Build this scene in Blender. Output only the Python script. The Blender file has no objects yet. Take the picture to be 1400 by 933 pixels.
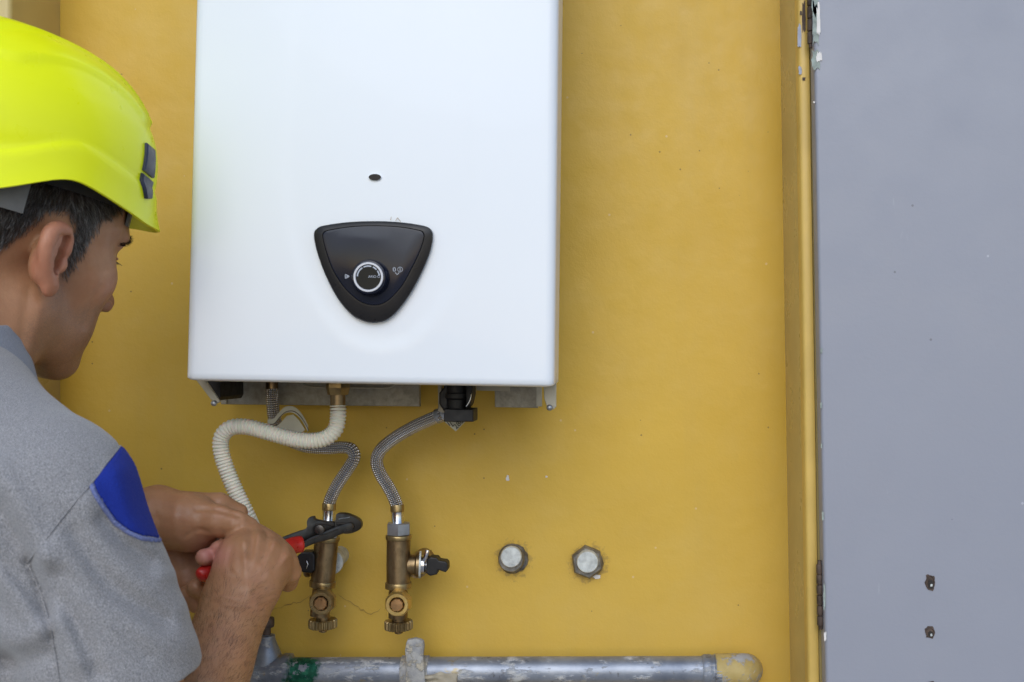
import bpy, bmesh, math, random
import numpy as np
from mathutils import Vector, Matrix
random.seed(7)
R = math.radians
SC = bpy.context.scene
COL = SC.collection
# ------------------------------------------------------------------ camera
F, VX, VY, CD, CZ = 1500.0, 810.0, 490.0, 1.35, 1.45   # focal px, optical centre px, distance to wall, height
cam = bpy.data.cameras.new('camera'); camo = bpy.data.objects.new('camera', cam); COL.objects.link(camo)
camo.location = (0, -CD, CZ); camo.rotation_euler = (R(90), 0, 0)
cam.sensor_width = 36; cam.lens = 36*F/1400
cam.shift_x = -(VX-700)/1400; cam.shift_y = (VY-466.5)/1400
cam.clip_start = .02; cam.clip_end = 500
cam.dof.use_dof = True; cam.dof.focus_distance = 1.22; cam.dof.aperture_fstop = 9
SC.camera = camo
# ------------------------------------------------------------------ world, sun, exposure
SUN_EL, SUN_AZ = 50, 128      # azimuth measured from +x towards +y, of where the sun stands (seen from above)
w = bpy.data.worlds.new('World'); SC.world = w; w.use_nodes = True
nt = w.node_tree; nt.nodes.clear()
sk = nt.nodes.new('ShaderNodeTexSky'); sk.sky_type = 'NISHITA'; sk.sun_disc = False
sk.air_density = 1.0; sk.dust_density = 1.2; sk.ozone_density = 1.0
bg = nt.nodes.new('ShaderNodeBackground'); bg.inputs[1].default_value = .15
ow = nt.nodes.new('ShaderNodeOutputWorld')
nt.links.new(sk.outputs[0], bg.inputs[0]); nt.links.new(bg.outputs[0], ow.inputs[0])
sdir = Vector((-.05, -1.0, .68)).normalized()       # towards the light
el = math.asin(sdir.z); sk.sun_elevation = el; sk.sun_rotation = math.atan2(sdir.x, sdir.y)
sl = bpy.data.lights.new('sun', 'SUN'); sl.energy = .92; sl.angle = R(45); sl.color = (.74, .87, 1)
so = bpy.data.objects.new('sun', sl); COL.objects.link(so)
so.rotation_euler = sdir.to_track_quat('Z', 'Y').to_euler(); so.location = (3, -4, 6)
SC.view_settings.view_transform = 'Standard'; SC.view_settings.look = 'None'
SC.view_settings.exposure = 0.19; SC.view_settings.gamma = 1
# ------------------------------------------------------------------ helpers
def P(px, py, d=0.0):
    """a point of the place: where the picture point lies at distance d in front of the wall"""
    s = (CD-d)/F
    return Vector(((px-VX)*s, -d, CZ+(VY-py)*s))
def S(d): return (CD-d)/F
def obj(name, me, m=None, parent=None, smooth=False):
    if isinstance(me, bmesh.types.BMesh):
        b = me; me = bpy.data.meshes.new(name); b.normal_update(); b.to_mesh(me); b.free()
    o = bpy.data.objects.new(name, me); COL.objects.link(o)
    if m is not None and not me.materials: me.materials.append(m)
    if smooth: me.shade_smooth() if smooth is True else me.shade_smooth()
    if smooth and smooth is not True: 
        me.set_sharp_from_angle(angle=R(smooth))
    if parent is not None:
        o.parent = parent
        bpy.context.view_layer.update()
        o.matrix_parent_inverse = parent.matrix_world.inverted()
    return o
def tag(o, label, cat, group=None, kind=None):
    o['label'] = label
    if cat: o['category'] = cat
    if group: o['group'] = group
    if kind: o['kind'] = kind
    return o
def thing(name, label, cat, loc=(0, 0, 0), group=None):
    o = bpy.data.objects.new(name, None); COL.objects.link(o); o.location = loc
    o.empty_display_size = .05
    return tag(o, label, cat, group)
def box(bm, x0, x1, y0, y1, z0, z1, bev=0, seg=2):
    r = bmesh.ops.create_cube(bm, size=1)
    bmesh.ops.scale(bm, vec=(x1-x0, y1-y0, z1-z0), verts=r['verts'])
    bmesh.ops.translate(bm, vec=((x0+x1)/2, (y0+y1)/2, (z0+z1)/2), verts=r['verts'])
    if bev:
        es = list({e for v in r['verts'] for e in v.link_edges})
        bmesh.ops.bevel(bm, geom=es, offset=bev, segments=seg, affect='EDGES', profile=.5)
    return bm
def prism(pts, thick, bev=0, seg=2):
    """closed outline of 3D points, extruded towards the wall by thick"""
    bm = bmesh.new()
    vs = [bm.verts.new(p) for p in pts]
    f = bm.faces.new(vs)
    r = bmesh.ops.extrude_face_region(bm, geom=[f])
    ev = [v for v in r['geom'] if isinstance(v, bmesh.types.BMVert)]
    bmesh.ops.translate(bm, vec=(0, thick, 0), verts=ev)
    bmesh.ops.recalc_face_normals(bm, faces=bm.faces)
    if bev:
        fr = [e for e in bm.edges if all(v in vs for v in e.verts)]
        bmesh.ops.bevel(bm, geom=fr, offset=bev, segments=seg, affect='EDGES', profile=.5)
    return bm
def poly(pxs, d): return [P(x, y, d) for x, y in pxs]
def catmull(pts, n=6, closed=False):
    pts = [Vector(p) for p in pts]; out = []
    N = len(pts); rng = range(N) if closed else range(N-1)
    for i in rng:
        if closed: a, b, c, e = pts[i-1], pts[i], pts[(i+1) % N], pts[(i+2) % N]
        else: a, b, c, e = pts[max(i-1, 0)], pts[i], pts[i+1], pts[min(i+2, N-1)]
        for k in range(n):
            t = k/n
            out.append(.5*((2*b)+(c-a)*t+(2*a-5*b+4*c-e)*t*t+(3*b-a-3*c+e)*t**3))
    if not closed: out.append(pts[-1])
    return out
def resample(pts, step):
    L = [0]
    for a, b in zip(pts, pts[1:]): L.append(L[-1]+(b-a).length)
    n = max(2, int(round(L[-1]/step))); out = []; j = 0
    for i in range(n+1):
        s = L[-1]*i/n
        while j < len(L)-2 and L[j+1] < s: j += 1
        t = (s-L[j])/max(L[j+1]-L[j], 1e-9)
        out.append(pts[j].lerp(pts[j+1], min(max(t, 0), 1)))
    return out, L[-1]
def sweep(pts, rad, seg=16, caps=True):
    """tube along pts; rad is a number or a function of (i, arclength)"""
    bm = bmesh.new(); uv = bm.loops.layers.uv.new('UVMap')
    rings = []; s = 0; prev = None; nrm = None
    for i, p in enumerate(pts):
        t = (pts[min(i+1, len(pts)-1)]-pts[max(i-1, 0)]).normalized()
        if nrm is None:
            nrm = t.orthogonal().normalized()
        nrm = (nrm - t*nrm.dot(t)).normalized(); bn = t.cross(nrm)
        if prev is not None: s += (p-prev).length
        prev = p; r = rad(i, s) if callable(rad) else rad
        rings.append(([bm.verts.new(p+(nrm*math.cos(2*math.pi*k/seg)+bn*math.sin(2*math.pi*k/seg))*r) for k in range(seg)], s))
    for (a, sa), (b, sb) in zip(rings, rings[1:]):
        for k in range(seg):
            f = bm.faces.new((a[k], a[(k+1) % seg], b[(k+1) % seg], b[k]))
            for lp, q in zip(f.loops, ((k/seg, sa), ((k+1)/seg, sa), ((k+1)/seg, sb), (k/seg, sb))): lp[uv].uv = q
    if caps:
        bm.faces.new(list(reversed(rings[0][0]))); bm.faces.new(rings[-1][0])
    bmesh.ops.recalc_face_normals(bm, faces=bm.faces)
    return bm
def lathe(prof, org, axis, seg=24, flat=None, rot=0):
    """prof: (radius, distance along axis)"""
    axis = Vector(axis).normalized(); n = axis.orthogonal().normalized()
    if abs(axis.z) < .9: n = (Vector((0, 0, 1))-axis*axis.z).normalized()
    b = axis.cross(n); org = Vector(org); bm = bmesh.new(); rings = []
    for r, t in prof:
        if r < 1e-6: rings.append([bm.verts.new(org+axis*t)])
        else: rings.append([bm.verts.new(org+axis*t+(n*math.cos(2*math.pi*k/seg+rot)+b*math.sin(2*math.pi*k/seg+rot))*r) for k in range(seg)])
    for A, B in zip(rings, rings[1:]):
        if len(A) == 1 and len(B) == 1: continue
        for k in range(seg):
            if len(A) == 1: bm.faces.new((A[0], B[(k+1) % seg], B[k]))
            elif len(B) == 1: bm.faces.new((A[k], A[(k+1) % seg], B[0]))
            else: bm.faces.new((A[k], A[(k+1) % seg], B[(k+1) % seg], B[k]))
    for ring in (rings[0], rings[-1]):
        if len(ring) > 1: bm.faces.new(ring)
    bmesh.ops.recalc_face_normals(bm, faces=bm.faces)
    return bm
def bevel_cyl(r, t0, t1, b): return [(0, t0), (r-b, t0), (r-b*.3, t0+b*.3), (r, t0+b), (r, t1-b), (r-b*.3, t1-b*.3), (r-b, t1), (0, t1)]
def join(*bms):
    out = bmesh.new()
    for b in bms:
        me = bpy.data.meshes.new('tmp'); b.to_mesh(me); b.free(); out.from_mesh(me); bpy.data.meshes.remove(me)
    return out
# ------------------------------------------------------------------ materials
class NB:
    def __init__(s, name):
        s.m = bpy.data.materials.new(name); s.m.use_nodes = True; s.t = s.m.node_tree
        s.b = s.t.nodes['Principled BSDF']; s.tc = s.t.nodes.new('ShaderNodeTexCoord')
    def n(s, typ, **kw):
        x = s.t.nodes.new(typ)
        for k, v in kw.items(): setattr(x, k, v)
        return x
    def l(s, a, b): s.t.links.new(a, b)
    def noise(s, scale, detail=4, rough=.55, coord='Object', stretch=None, dist=0, off=None):
        x = s.n('ShaderNodeTexNoise'); x.inputs['Scale'].default_value = scale
        x.inputs['Detail'].default_value = detail; x.inputs['Roughness'].default_value = rough
        x.inputs['Distortion'].default_value = dist
        if stretch or off:
            mp = s.n('ShaderNodeMapping')
            if stretch: mp.inputs['Scale'].default_value = stretch
            if off: mp.inputs['Location'].default_value = off
            s.l(s.tc.outputs[coord], mp.inputs[0]); s.l(mp.outputs[0], x.inputs['Vector'])
        else: s.l(s.tc.outputs[coord], x.inputs['Vector'])
        return x.outputs['Fac']
    def ramp(s, fac, stops):
        x = s.n('ShaderNodeValToRGB'); e = x.color_ramp.elements
        while len(e) < len(stops): e.new(.5)
        for el_, (p, c) in zip(e, stops):
            el_.position = p; el_.color = (c, c, c, 1) if isinstance(c, (int, float)) else (*c, 1)
        s.l(fac, x.inputs[0]); return x.outputs[0]
    def mix(s, fac, a, b, mode='MIX'):
        x = s.n('ShaderNodeMix', data_type='RGBA', blend_type=mode)
        for sock, v in ((x.inputs[0], fac), (x.inputs[6], a), (x.inputs[7], b)):
            if hasattr(v, 'type') and hasattr(v, 'links'): s.l(v, sock)
            elif isinstance(v, (int, float)): sock.default_value = v if sock is x.inputs[0] else (v, v, v, 1)
            else: sock.default_value = (*v, 1)
        return x.outputs[2]
    def math(s, op, a, b=0.0, clamp=False):
        x = s.n('ShaderNodeMath', operation=op, use_clamp=clamp)
        for sock, v in ((x.inputs[0], a), (x.inputs[1], b)):
            if hasattr(v, 'links'): s.l(v, sock)
            else: sock.default_value = v
        return x.outputs[0]
    def bump(s, h, strength=.3, dist=.001, prev=None):
        x = s.n('ShaderNodeBump'); x.inputs['Strength'].default_value = strength; x.inputs['Distance'].default_value = dist
        s.l(h, x.inputs['Height'])
        if prev: s.l(prev, x.inputs['Normal'])
        return x.outputs[0]
    def done(s, col=None, rough=.5, metal=0, nrm=None, **kw):
        def setp(k, v):
            i = s.b.inputs[k]
            if hasattr(v, 'links'): s.l(v, i)
            elif isinstance(v, tuple): i.default_value = v if k == 'Subsurface Radius' else (*v, 1)
            else: i.default_value = v
        setp('Base Color', col); setp('Roughness', rough); setp('Metallic', metal)
        if nrm: s.l(nrm, s.b.inputs['Normal'])
        for k, v in kw.items(): setp(k.replace('_', ' '), v)
        return s.m
def simple(name, col, rough=.5, metal=0, var=.15, scale=60, bump=.15, bscale=400, **kw):
    s = NB(name); f = s.noise(scale, 5)
    c = s.ramp(f, [(.3, tuple(x*(1-var) for x in col)), (.7, tuple(min(1, x*(1+var)) for x in col))])
    r = s.ramp(s.noise(scale*2, 3, off=(3, 1, 2)), [(.3, max(0, rough-.07)), (.7, min(1, rough+.1))])
    return s.done(c, r, metal, s.bump(s.noise(bscale, 3), bump, .0004), **kw)
def dist_mask(s, pos, rad, soft, wob=.35, wscale=90):
    """0..1 round blot at pos with a ragged edge"""
    sub = s.n('ShaderNodeVectorMath', operation='SUBTRACT'); s.l(s.tc.outputs['Object'], sub.inputs[0]); sub.inputs[1].default_value = pos
    ln = s.n('ShaderNodeVectorMath', operation='LENGTH'); s.l(sub.outputs[0], ln.inputs[0])
    a = s.math('ADD', ln.outputs['Value'], s.math('MULTIPLY', s.math('SUBTRACT', s.noise(wscale, 5, .7), .5), rad*wob*4))
    mr = s.n('ShaderNodeMapRange'); s.l(a, mr.inputs[0]); mr.inputs[1].default_value = rad; mr.inputs[2].default_value = rad+soft
    mr.inputs[3].default_value = 1; mr.inputs[4].default_value = 0; return mr.outputs[0]
PLUGS = [(700, 762), (803, 767)]
def wall_material():
    s = NB('ochre painted render')
    base = s.ramp(s.noise(3.2, 5, .6), [(.3, (.61, .375, .038)), (.7, (.69, .435, .050))])
    streak = s.ramp(s.noise(5, 5, .6, stretch=(3.0, 1, .35), off=(1.3, 0, .4)), [(.52, 0.0), (.75, 1.0)])
    c = s.mix(s.math('MULTIPLY', streak, .22), base, (.50, .34, .09))
    fade = s.ramp(s.noise(11, 5, .65, off=(4, 2, 0)), [(.5, 0.0), (.72, 1.0)])
    c = s.mix(s.math('MULTIPLY', fade, .18), c, (.66, .46, .13))
    # tiny dark pinholes and specks
    v = s.n('ShaderNodeTexVoronoi'); v.inputs['Scale'].default_value = 83; v.inputs['Randomness'].default_value = 1
    s.l(s.tc.outputs['Object'], v.inputs['Vector'])
    vr = s.n('ShaderNodeSeparateColor'); s.l(v.outputs['Color'], vr.inputs[0])
    few = s.math('GREATER_THAN', vr.outputs[0], .87)
    spot = s.math('MULTIPLY', s.math('LESS_THAN', v.outputs['Distance'], s.math('MULTIPLY', vr.outputs[1], .095)), few)
    c = s.mix(s.math('MULTIPLY', spot, .65), c, (.10, .055, .02))
    few2 = s.math('GREATER_THAN', vr.outputs[2], .975)
    sp2 = s.math('MULTIPLY', s.math('LESS_THAN', v.outputs['Distance'], .12), few2)
    c = s.mix(s.math('MULTIPLY', sp2, .45), c, (.75, .6, .38))
    # grime round the plugs and valves
    for (x, y), r_, k in (((702, 765), .017, .5), ((805, 770), .018, .5)):
        m_ = dist_mask(s, P(x, y, 0), r_, .006, .8, 130); c = s.mix(s.math('MULTIPLY', m_, k), c, (.22, .13, .04))
    # greasy veil low on the wall above the pipe
    sep = s.n('ShaderNodeSeparateXYZ'); s.l(s.tc.outputs['Object'], sep.inputs[0])
    mr = s.n('ShaderNodeMapRange'); s.l(sep.outputs[2], mr.inputs[0])
    mr.inputs[1].default_value = 1.36; mr.inputs[2].default_value = 1.06; mr.inputs[3].default_value = 0; mr.inputs[4].default_value = 1
    low = s.math('MULTIPLY', mr.outputs[0], s.ramp(s.noise(7, 4, off=(8, 3, 1)), [(.3, .25), (.7, .6)]))
    c = s.mix(s.math('MULTIPLY', low, .45), c, (.42, .31, .13))
    h1 = s.noise(38, 5, .6); h2 = s.noise(420, 4, .6); h3 = s.noise(6, 3, .5)
    b = s.bump(h3, .5, .006); b = s.bump(h1, .35, .0022, b); b = s.bump(h2, .30, .0005, b)
    b = s.bump(spot, -.6, .0006, b)
    return s.done(c, s.ramp(s.noise(30, 4), [(.3, .42), (.7, .6)]), 0, b)
def door_material():
    s = NB('lavender grey door paint')
    c = s.ramp(s.noise(2.2, 4), [(.3, (.280, .290, .342)), (.7, (.308, .316, .366))])
    c = s.mix(s.math('MULTIPLY', s.ramp(s.noise(14, 6, .7), [(.5, 0.), (.75, 1.)]), .12), c, (.33, .33, .36))
    v = s.n('ShaderNodeTexVoronoi'); v.inputs['Scale'].default_value = 48; s.l(s.tc.outputs['Object'], v.inputs['Vector'])
    vr = s.n('ShaderNodeSeparateColor'); s.l(v.outputs['Color'], vr.inputs[0])
    sp = s.math('MULTIPLY', s.math('LESS_THAN', v.outputs['Distance'], s.math('MULTIPLY', vr.outputs[1], .09)), s.math('GREATER_THAN', vr.outputs[0], .82))
    c = s.mix(s.math('MULTIPLY', sp, .6), c, (.12, .11, .12))
    sp2 = s.math('MULTIPLY', s.math('LESS_THAN', v.outputs['Distance'], .07), s.math('GREATER_THAN', vr.outputs[2], .95))
    c = s.mix(s.math('MULTIPLY', sp2, .7), c, (.5, .5, .55))
    # scratches
    sc_ = s.ramp(s.noise(60, 2, .4, stretch=(1.0, 1, .12), dist=1.5, off=(.2, 0, .7)), [(.765, 0.), (.78, 1.)])
    c = s.mix(s.math('MULTIPLY', sc_, .35), c, (.42, .42, .47))
    b = s.bump(s.noise(9, 3), .25, .003); b = s.bump(s.noise(230, 3, .6), .28, .0005, b); b = s.bump(s.noise(900, 2), .12, .0003, b)
    return s.done(c, s.ramp(s.noise(18, 4), [(.3, .34), (.7, .48)]), 0, b)
def heater_material():
    s = NB('white enamelled sheet')
    c = s.ramp(s.noise(4, 4), [(.3, (.765, .795, .835)), (.7, (.785, .812, .85))])
    d = s.ramp(s.noise(36, 5, .7), [(.70, 0.), (.82, 1.)])
    c = s.mix(s.math('MULTIPLY', d, .0), c, (.55, .55, .55))
    v = s.n('ShaderNodeTexVoronoi'); v.inputs['Scale'].default_value = 26; s.l(s.tc.outputs['Object'], v.inputs['Vector'])
    vr = s.n('ShaderNodeSeparateColor'); s.l(v.outputs['Color'], vr.inputs[0])
    sp = s.math('MULTIPLY', s.math('LESS_THAN', v.outputs['Distance'], .022), s.math('GREATER_THAN', vr.outputs[0], .85))
    c = s.mix(s.math('MULTIPLY', sp, .5), c, (.2, .2, .2))
    return s.done(c, .30, 0, s.bump(s.noise(3.5, 2), .12, .004), Coat_Weight=.15)
def pipe_material(name='weathered galvanised pipe', green=True):
    s = NB(name)
    c = s.ramp(s.noise(26, 5, .6), [(.3, (.19, .215, .27)), (.7, (.36, .385, .44))])
    wsp = s.ramp(s.noise(34, 6, .72, stretch=(.55, 1, 1.4)), [(.54, 0.), (.61, 1.)])
    c = s.mix(s.math('MULTIPLY', wsp, .75), c, (.55, .54, .52))
    ysp = s.ramp(s.noise(30, 5, .7, stretch=(.8, 1, 1), off=(2, 5, 3)), [(.60, 0.), (.66, 1.)])
    c = s.mix(s.math('MULTIPLY', ysp, .7), c, (.38, .29, .12))
    dk = s.ramp(s.noise(70, 5, .75, off=(7, 5, 3)), [(.62, 0.), (.68, 1.)])
    c = s.mix(s.math('MULTIPLY', dk, .55), c, (.07, .06, .05))
    if green:
        g = dist_mask(s, P(413, 917, .06), .018, .007, .6, 60)
        gn = s.ramp(s.noise(150, 4, .6), [(.45, (.008, .09, .055)), (.6, (.02, .17, .10))])
        gm = s.math('MULTIPLY', g, s.ramp(s.noise(90, 5, .7, off=(1, 1, 8)), [(.42, 0.), (.47, 1.)]))
        c = s.mix(gm, c, gn)
    b = s.bump(wsp, .5, .0012); b = s.bump(s.noise(300, 4), .3, .0006, b)
    return s.done(c, s.math('ADD', s.math('MULTIPLY', wsp, .25), .42), s.math('MULTIPLY', s.math('SUBTRACT', 1.0, wsp), .55), b)
def clip_material():
    s = NB('mortar daubed strap'); c = s.ramp(s.noise(90, 5, .7), [(.3, (.24, .245, .27)), (.6, (.42, .41, .39))])
    g = s.ramp(s.noise(60, 6, .75, off=(3, 2, 2)), [(.52, 0.), (.58, 1.)]); c = s.mix(g, c, (.50, .45, .36))
    return s.done(c, .7, 0, s.bump(g, .7, .0015, s.bump(s.noise(220, 4), .6, .0008)))
def elbow_material():
    s = NB('ochre daubed elbow')
    c = s.ramp(s.noise(40, 5, .65), [(.3, (.40, .29, .09)), (.7, (.52, .40, .16))])
    g = s.ramp(s.noise(34, 6, .75, off=(1, 4, 2)), [(.50, 0.), (.56, 1.)]); c = s.mix(g, c, (.36, .36, .37))
    k = s.ramp(s.noise(85, 5, .7, off=(6, 1, 2)), [(.60, 0.), (.66, 1.)]); c = s.mix(s.math('MULTIPLY', k, .6), c, (.62, .58, .5))
    return s.done(c, .6, 0, s.bump(g, .6, .0012, s.bump(s.noise(200, 4), .5, .0008)))
def brass_material(name, c1, c2, rough=.32, tarn=.5):
    s = NB(name)
    c = s.ramp(s.noise(45, 5, .65), [(.32, c1), (.68, c2)])
    t = s.ramp(s.noise(24, 5, .7, stretch=(1.6, 1.6, .5), off=(2, 1, 0)), [(.5, 0.), (.62, 1.)])
    c = s.mix(s.math('MULTIPLY', t, tarn), c, (.10, .062, .03))
    v = s.ramp(s.noise(210, 4, .7, off=(5, 1, 0)), [(.66, 0.), (.70, 1.)])
    c = s.mix(s.math('MULTIPLY', v, .6), c, (.035, .025, .015))
    return s.done(c, s.ramp(s.noise(80, 4), [(.3, rough-.07), (.7, rough+.15)]), .9, s.bump(s.noise(350, 3), .2, .0004))
def braid_material():
    s = NB('braided steel sleeve'); uv = s.n('ShaderNodeSeparateXYZ'); s.l(s.tc.outputs['UV'], uv.inputs[0])
    u = s.math('MULTIPLY', uv.outputs[0], 2*math.pi*8); v_ = s.math('MULTIPLY', uv.outputs[1], 2*math.pi*215)
    a = s.math('SINE', s.math('ADD', u, v_)); b_ = s.math('SINE', s.math('SUBTRACT', u, v_))
    p = s.math('MULTIPLY', a, b_)            # chequered diamonds
    h = s.math('MAXIMUM', s.math('ABSOLUTE', a), s.math('ABSOLUTE', b_))
    k = s.ramp(s.math('ADD', s.math('MULTIPLY', p, .5), .5), [(.15, 0.), (.75, 1.)])
    c = s.mix(k, (.24, .23, .23), (.90, .89, .90))
    c = s.mix(s.math('MULTIPLY', s.ramp(s.noise(40, 4, .7), [(.5, 0.), (.7, 1.)]), .4), c, (.22, .17, .10))
    return s.done(c, .22, .85, s.bump(s.math('ADD', p, h), .9, .0009))
M = {}
M['wall'] = wall_material(); M['door'] = door_material(); M['enamel'] = heater_material()
M['pipe'] = pipe_material(); M['brass'] = brass_material('aged brass', (.30, .215, .10), (.44, .33, .16))
M['bronze'] = brass_material('dull bronze', (.21, .145, .075), (.33, .235, .13), .34, .6)
M['copper'] = brass_material('worn copper stud', (.45, .25, .11), (.60, .36, .18), .34, .3); M['bright'] = brass_material('bright brass face', (.66, .46, .15), (.76, .56, .22), .3, .22)
M['braid'] = braid_material()
M['frame'] = simple('yellow frame paint', (.70, .47, .12), .38, 0, .10, 14, .3, 90)
M['chrome'] = simple('plated steel', (.62, .62, .66), .2, 1, .12, 80, .1)
M['steel'] = simple('dull zinc steel', (.40, .41, .43), .42, .85, .25, 50, .2)
M['galv'] = simple('galvanised sheet', (.30, .28, .23), .5, .35, .22, 160, .5, 700)
M['cream'] = simple('cream bracket paint', (.42, .38, .29), .45, 0, .12, 40)
M['dark'] = simple('black moulded plastic', (.007, .006, .007), .55, 0, .3, 60, .3)
M['gloss'] = simple('glossy black panel', (.009, .011, .022), .13, 0, .2, 12, .03, 300, Specular_IOR_Level=.28)
M['bezel'] = simple('satin black bezel', (.009, .008, .009), .30, 0, .2, 20, .05, 300, Specular_IOR_Level=.3)
M['knobface'] = simple('glossy black knob face', (.010, .011, .012), .12, 0, .1, 20, 0, Specular_IOR_Level=.12)
M['silver'] = simple('silver ring', (.50, .51, .56), .38, .35, .04, 40, .02)
M['print'] = simple('pale printing', (.42, .45, .52), .5, 0, .05)
M['hose'] = simple('cream corrugated plastic', (.74, .70, .58), .38, 0, .07, 45, .1, 300, Subsurface_Weight=.25, Subsurface_Scale=.004)
M['rust'] = simple('rusty dark steel', (.10, .07, .055), .65, .4, .45, 120, .6)
M['plugface'] = simple('whitish zinc plug', (.56, .58, .56), .5, .25, .25, 150, .6, 500)
M['plughex'] = simple('dark painted hex', (.19, .18, .165), .45, .6, .4, 130, .6, 400)
M['mortar'] = simple('rough mortar', (.42, .37, .28), .85, 0, .3, 60, 1.0, 150)
M['paper'] = simple('yellowed paper', (.50, .47, .36), .8, 0, .12, 60)
M['ink'] = simple('black ink', (.03, .03, .03), .7)
M['tool'] = simple('dark tool steel', (.075, .068, .062), .34, .8, .35, 70, .5, 250)
M['grip'] = simple('red dipped grip', (.46, .020, .015), .3, 0, .25, 60, .2)
M['chip_w'] = simple('white undercoat', (.74, .70, .66), .7, 0, .1, 90, .8, 200)
M['chip_g'] = simple('green grey primer', (.30, .345, .31), .7, 0, .35, 130, .8, 200)
M['chip_b'] = simple('blue grey primer', (.40, .43, .52), .6, 0, .15, 90, .5, 200)
M['groove'] = simple('painted crevice shade', (.03, .024, .02), .8)  # dark colour standing in for the shade inside holes and slots
M['crack'] = simple('crack dirt', (.32, .20, .06), .9)
def ground_mat():
    s = NB('concrete paving'); c = s.ramp(s.noise(2.5, 6), [(.3, (.30, .29, .27)), (.7, (.42, .40, .37))])
    return s.done(c, .85, 0, s.bump(s.noise(60, 5), .4, .003))
# ------------------------------------------------------------------ ground
bm = bmesh.new(); vs = [bm.verts.new(p) for p in ((-150, -150, 0), (150, -150, 0), (150, 150, 0), (-150, 150, 0))]; bm.faces.new(vs)
tag(obj('ground', bm, ground_mat()), 'concrete paving in front of the yellow wall', None, kind='structure')
# ------------------------------------------------------------------ wall with its niche
def lean(z, top, bot):           # the jamb is not plumb: x at height z from two measured heights
    z1, z0 = 1.775, 1.05; t = (z-z0)/(z1-z0); return bot+(top-bot)*t
ZB, ZT, DN = .78, 2.28, .115     # niche sill, niche head, niche depth
def jr(z): return lean(z, .2322, .2435)
XL = -.655
wl = thing('rendered_wall', 'ochre yellow rendered wall with a shallow niche behind the white heater', 'wall', (-.2, 0, 0))
def grid_quad(a, b, c, d, nu, nv, amp=0.0, nrm=Vector((0, -1, 0))):
    bm = bmesh.new(); g = []
    for j in range(nv+1):
        row = []
        for i in range(nu+1):
            u, v = i/nu, j/nv
            p = a.lerp(b, u).lerp(d.lerp(c, u), v)
            if amp and 0 < i < nu and 0 < j < nv:
                p = p+nrm*amp*(math.sin(p.x*13+p.z*7)+math.sin(p.z*19-p.x*5+1.3)+math.sin(p.x*31+2)*.4)
            row.append(bm.verts.new(p))
        g.append(row)
    for j in range(nv):
        for i in range(nu): bm.faces.new((g[j][i], g[j][i+1], g[j+1][i+1], g[j+1][i]))
    return bm
V = Vector
obj('niche_back', grid_quad(V((XL, 0, ZB)), V((jr(ZB), 0, ZB)), V((jr(ZT), 0, ZT)), V((XL, 0, ZT)), 60, 90, .0007), M['wall'], wl, True)
# left reveal with a softly rounded arris, running into the outer face
def arris(xc, side, z0, z1, xc1=None):
    """reveal + rounded arris + outer face; side -1: wall lies to the left of the niche"""
    xc1 = xc if xc1 is None else xc1; bm = bmesh.new(); r = .006; prof = [(0, .0015*side*-0), (0, -(DN-r))]
    for k in range(1, 6):
        a = math.pi/2*k/5; prof.append((side*r*(1-math.cos(a)), -(DN-r)-r*math.sin(a)))
    prof.append((side*3.2, -DN))
    rows = [[bm.verts.new((x0+dx, y, z)) for dx, y in prof] for z, x0 in ((z0, xc), (z1, xc1))]
    for i in range(len(prof)-1): bm.faces.new((rows[0][i], rows[0][i+1], rows[1][i+1], rows[1][i]))
    bmesh.ops.recalc_face_normals(bm, faces=bm.faces); return bm
M['reveal'] = simple('reveal ochre with painted light', (.56, .43, .17), .30, 0, .07, 9, .35, 120)  # wall ochre made paler and duller: light on the reveals put into the colour
obj('pier', arris(XL, -1, ZB, ZT), M['reveal'], wl, 40)
obj('pier', arris(jr(ZB), 1, ZB, ZT, jr(ZT)), M['reveal'], wl, 40)
bm = bmesh.new()
box(bm, -3.855, 3.4435, -DN, .25, 0.0, ZB-.0); obj('apron', bm, M['wall'], wl)
bm = bmesh.new(); box(bm, -3.855, 3.4435, -DN, .25, ZT, 3.0); obj('lintel', bm, M['wall'], wl)
bm = bmesh.new(); box(bm, -3.855, 3.4435, .01, .25, ZB, ZT); obj('backing', bm, M['wall'], wl)
# hairline cracks and small blemishes in the render
def crack(pts, w0=.0005):
    bm = bmesh.new(); ps = [P(x, y, .0012) for x, y in pts]; ps, L = resample(ps, .004); prev = None
    for i, p in enumerate(ps):
        p = p+V((random.uniform(-1, 1)*.0011, 0, random.uniform(-1, 1)*.0013)); h = w0*random.uniform(.35, 1.1)*(1-abs(2*i/len(ps)-1)**4*.8)
        cur = (bm.verts.new(p+V((0, 0, h))), bm.verts.new(p-V((0, 0, h))))
        if prev: bm.faces.new((prev[0], prev[1], cur[1], cur[0]))
        prev = cur
    return bm
for pts in ([(372, 834), (395, 827), (412, 822), (426, 813)], [(460, 812), (478, 823), (492, 833), (506, 840), (520, 833)],):
    obj('hairline_crack', crack(pts), M['crack'], wl)
def flake(cx, cy, w_, h_, d, m, parent, name='paint_chip', th=.0008, n=14, seed=0):
    rr = random.Random(seed); pts = []
    for k in range(n):
        a = 2*math.pi*k/n; q = rr.uniform(.62, 1.1)
        ca, sa = math.cos(a), math.sin(a)
        pts.append((cx+w_/2*q*math.copysign(abs(ca)**.6, ca), cy+h_/2*q*math.copysign(abs(sa)**.6, sa)))
    return obj(name, prism(poly(pts, d), th), m, parent)
flake(694, 654, 5, 9, .0022, M['chip_w'], wl, seed=1); flake(747, 652, 3, 3, .0022, M['chip_w'], wl, seed=2)
flake(816, 789, 12, 6, .0022, M['chip_w'], wl, seed=3)
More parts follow.
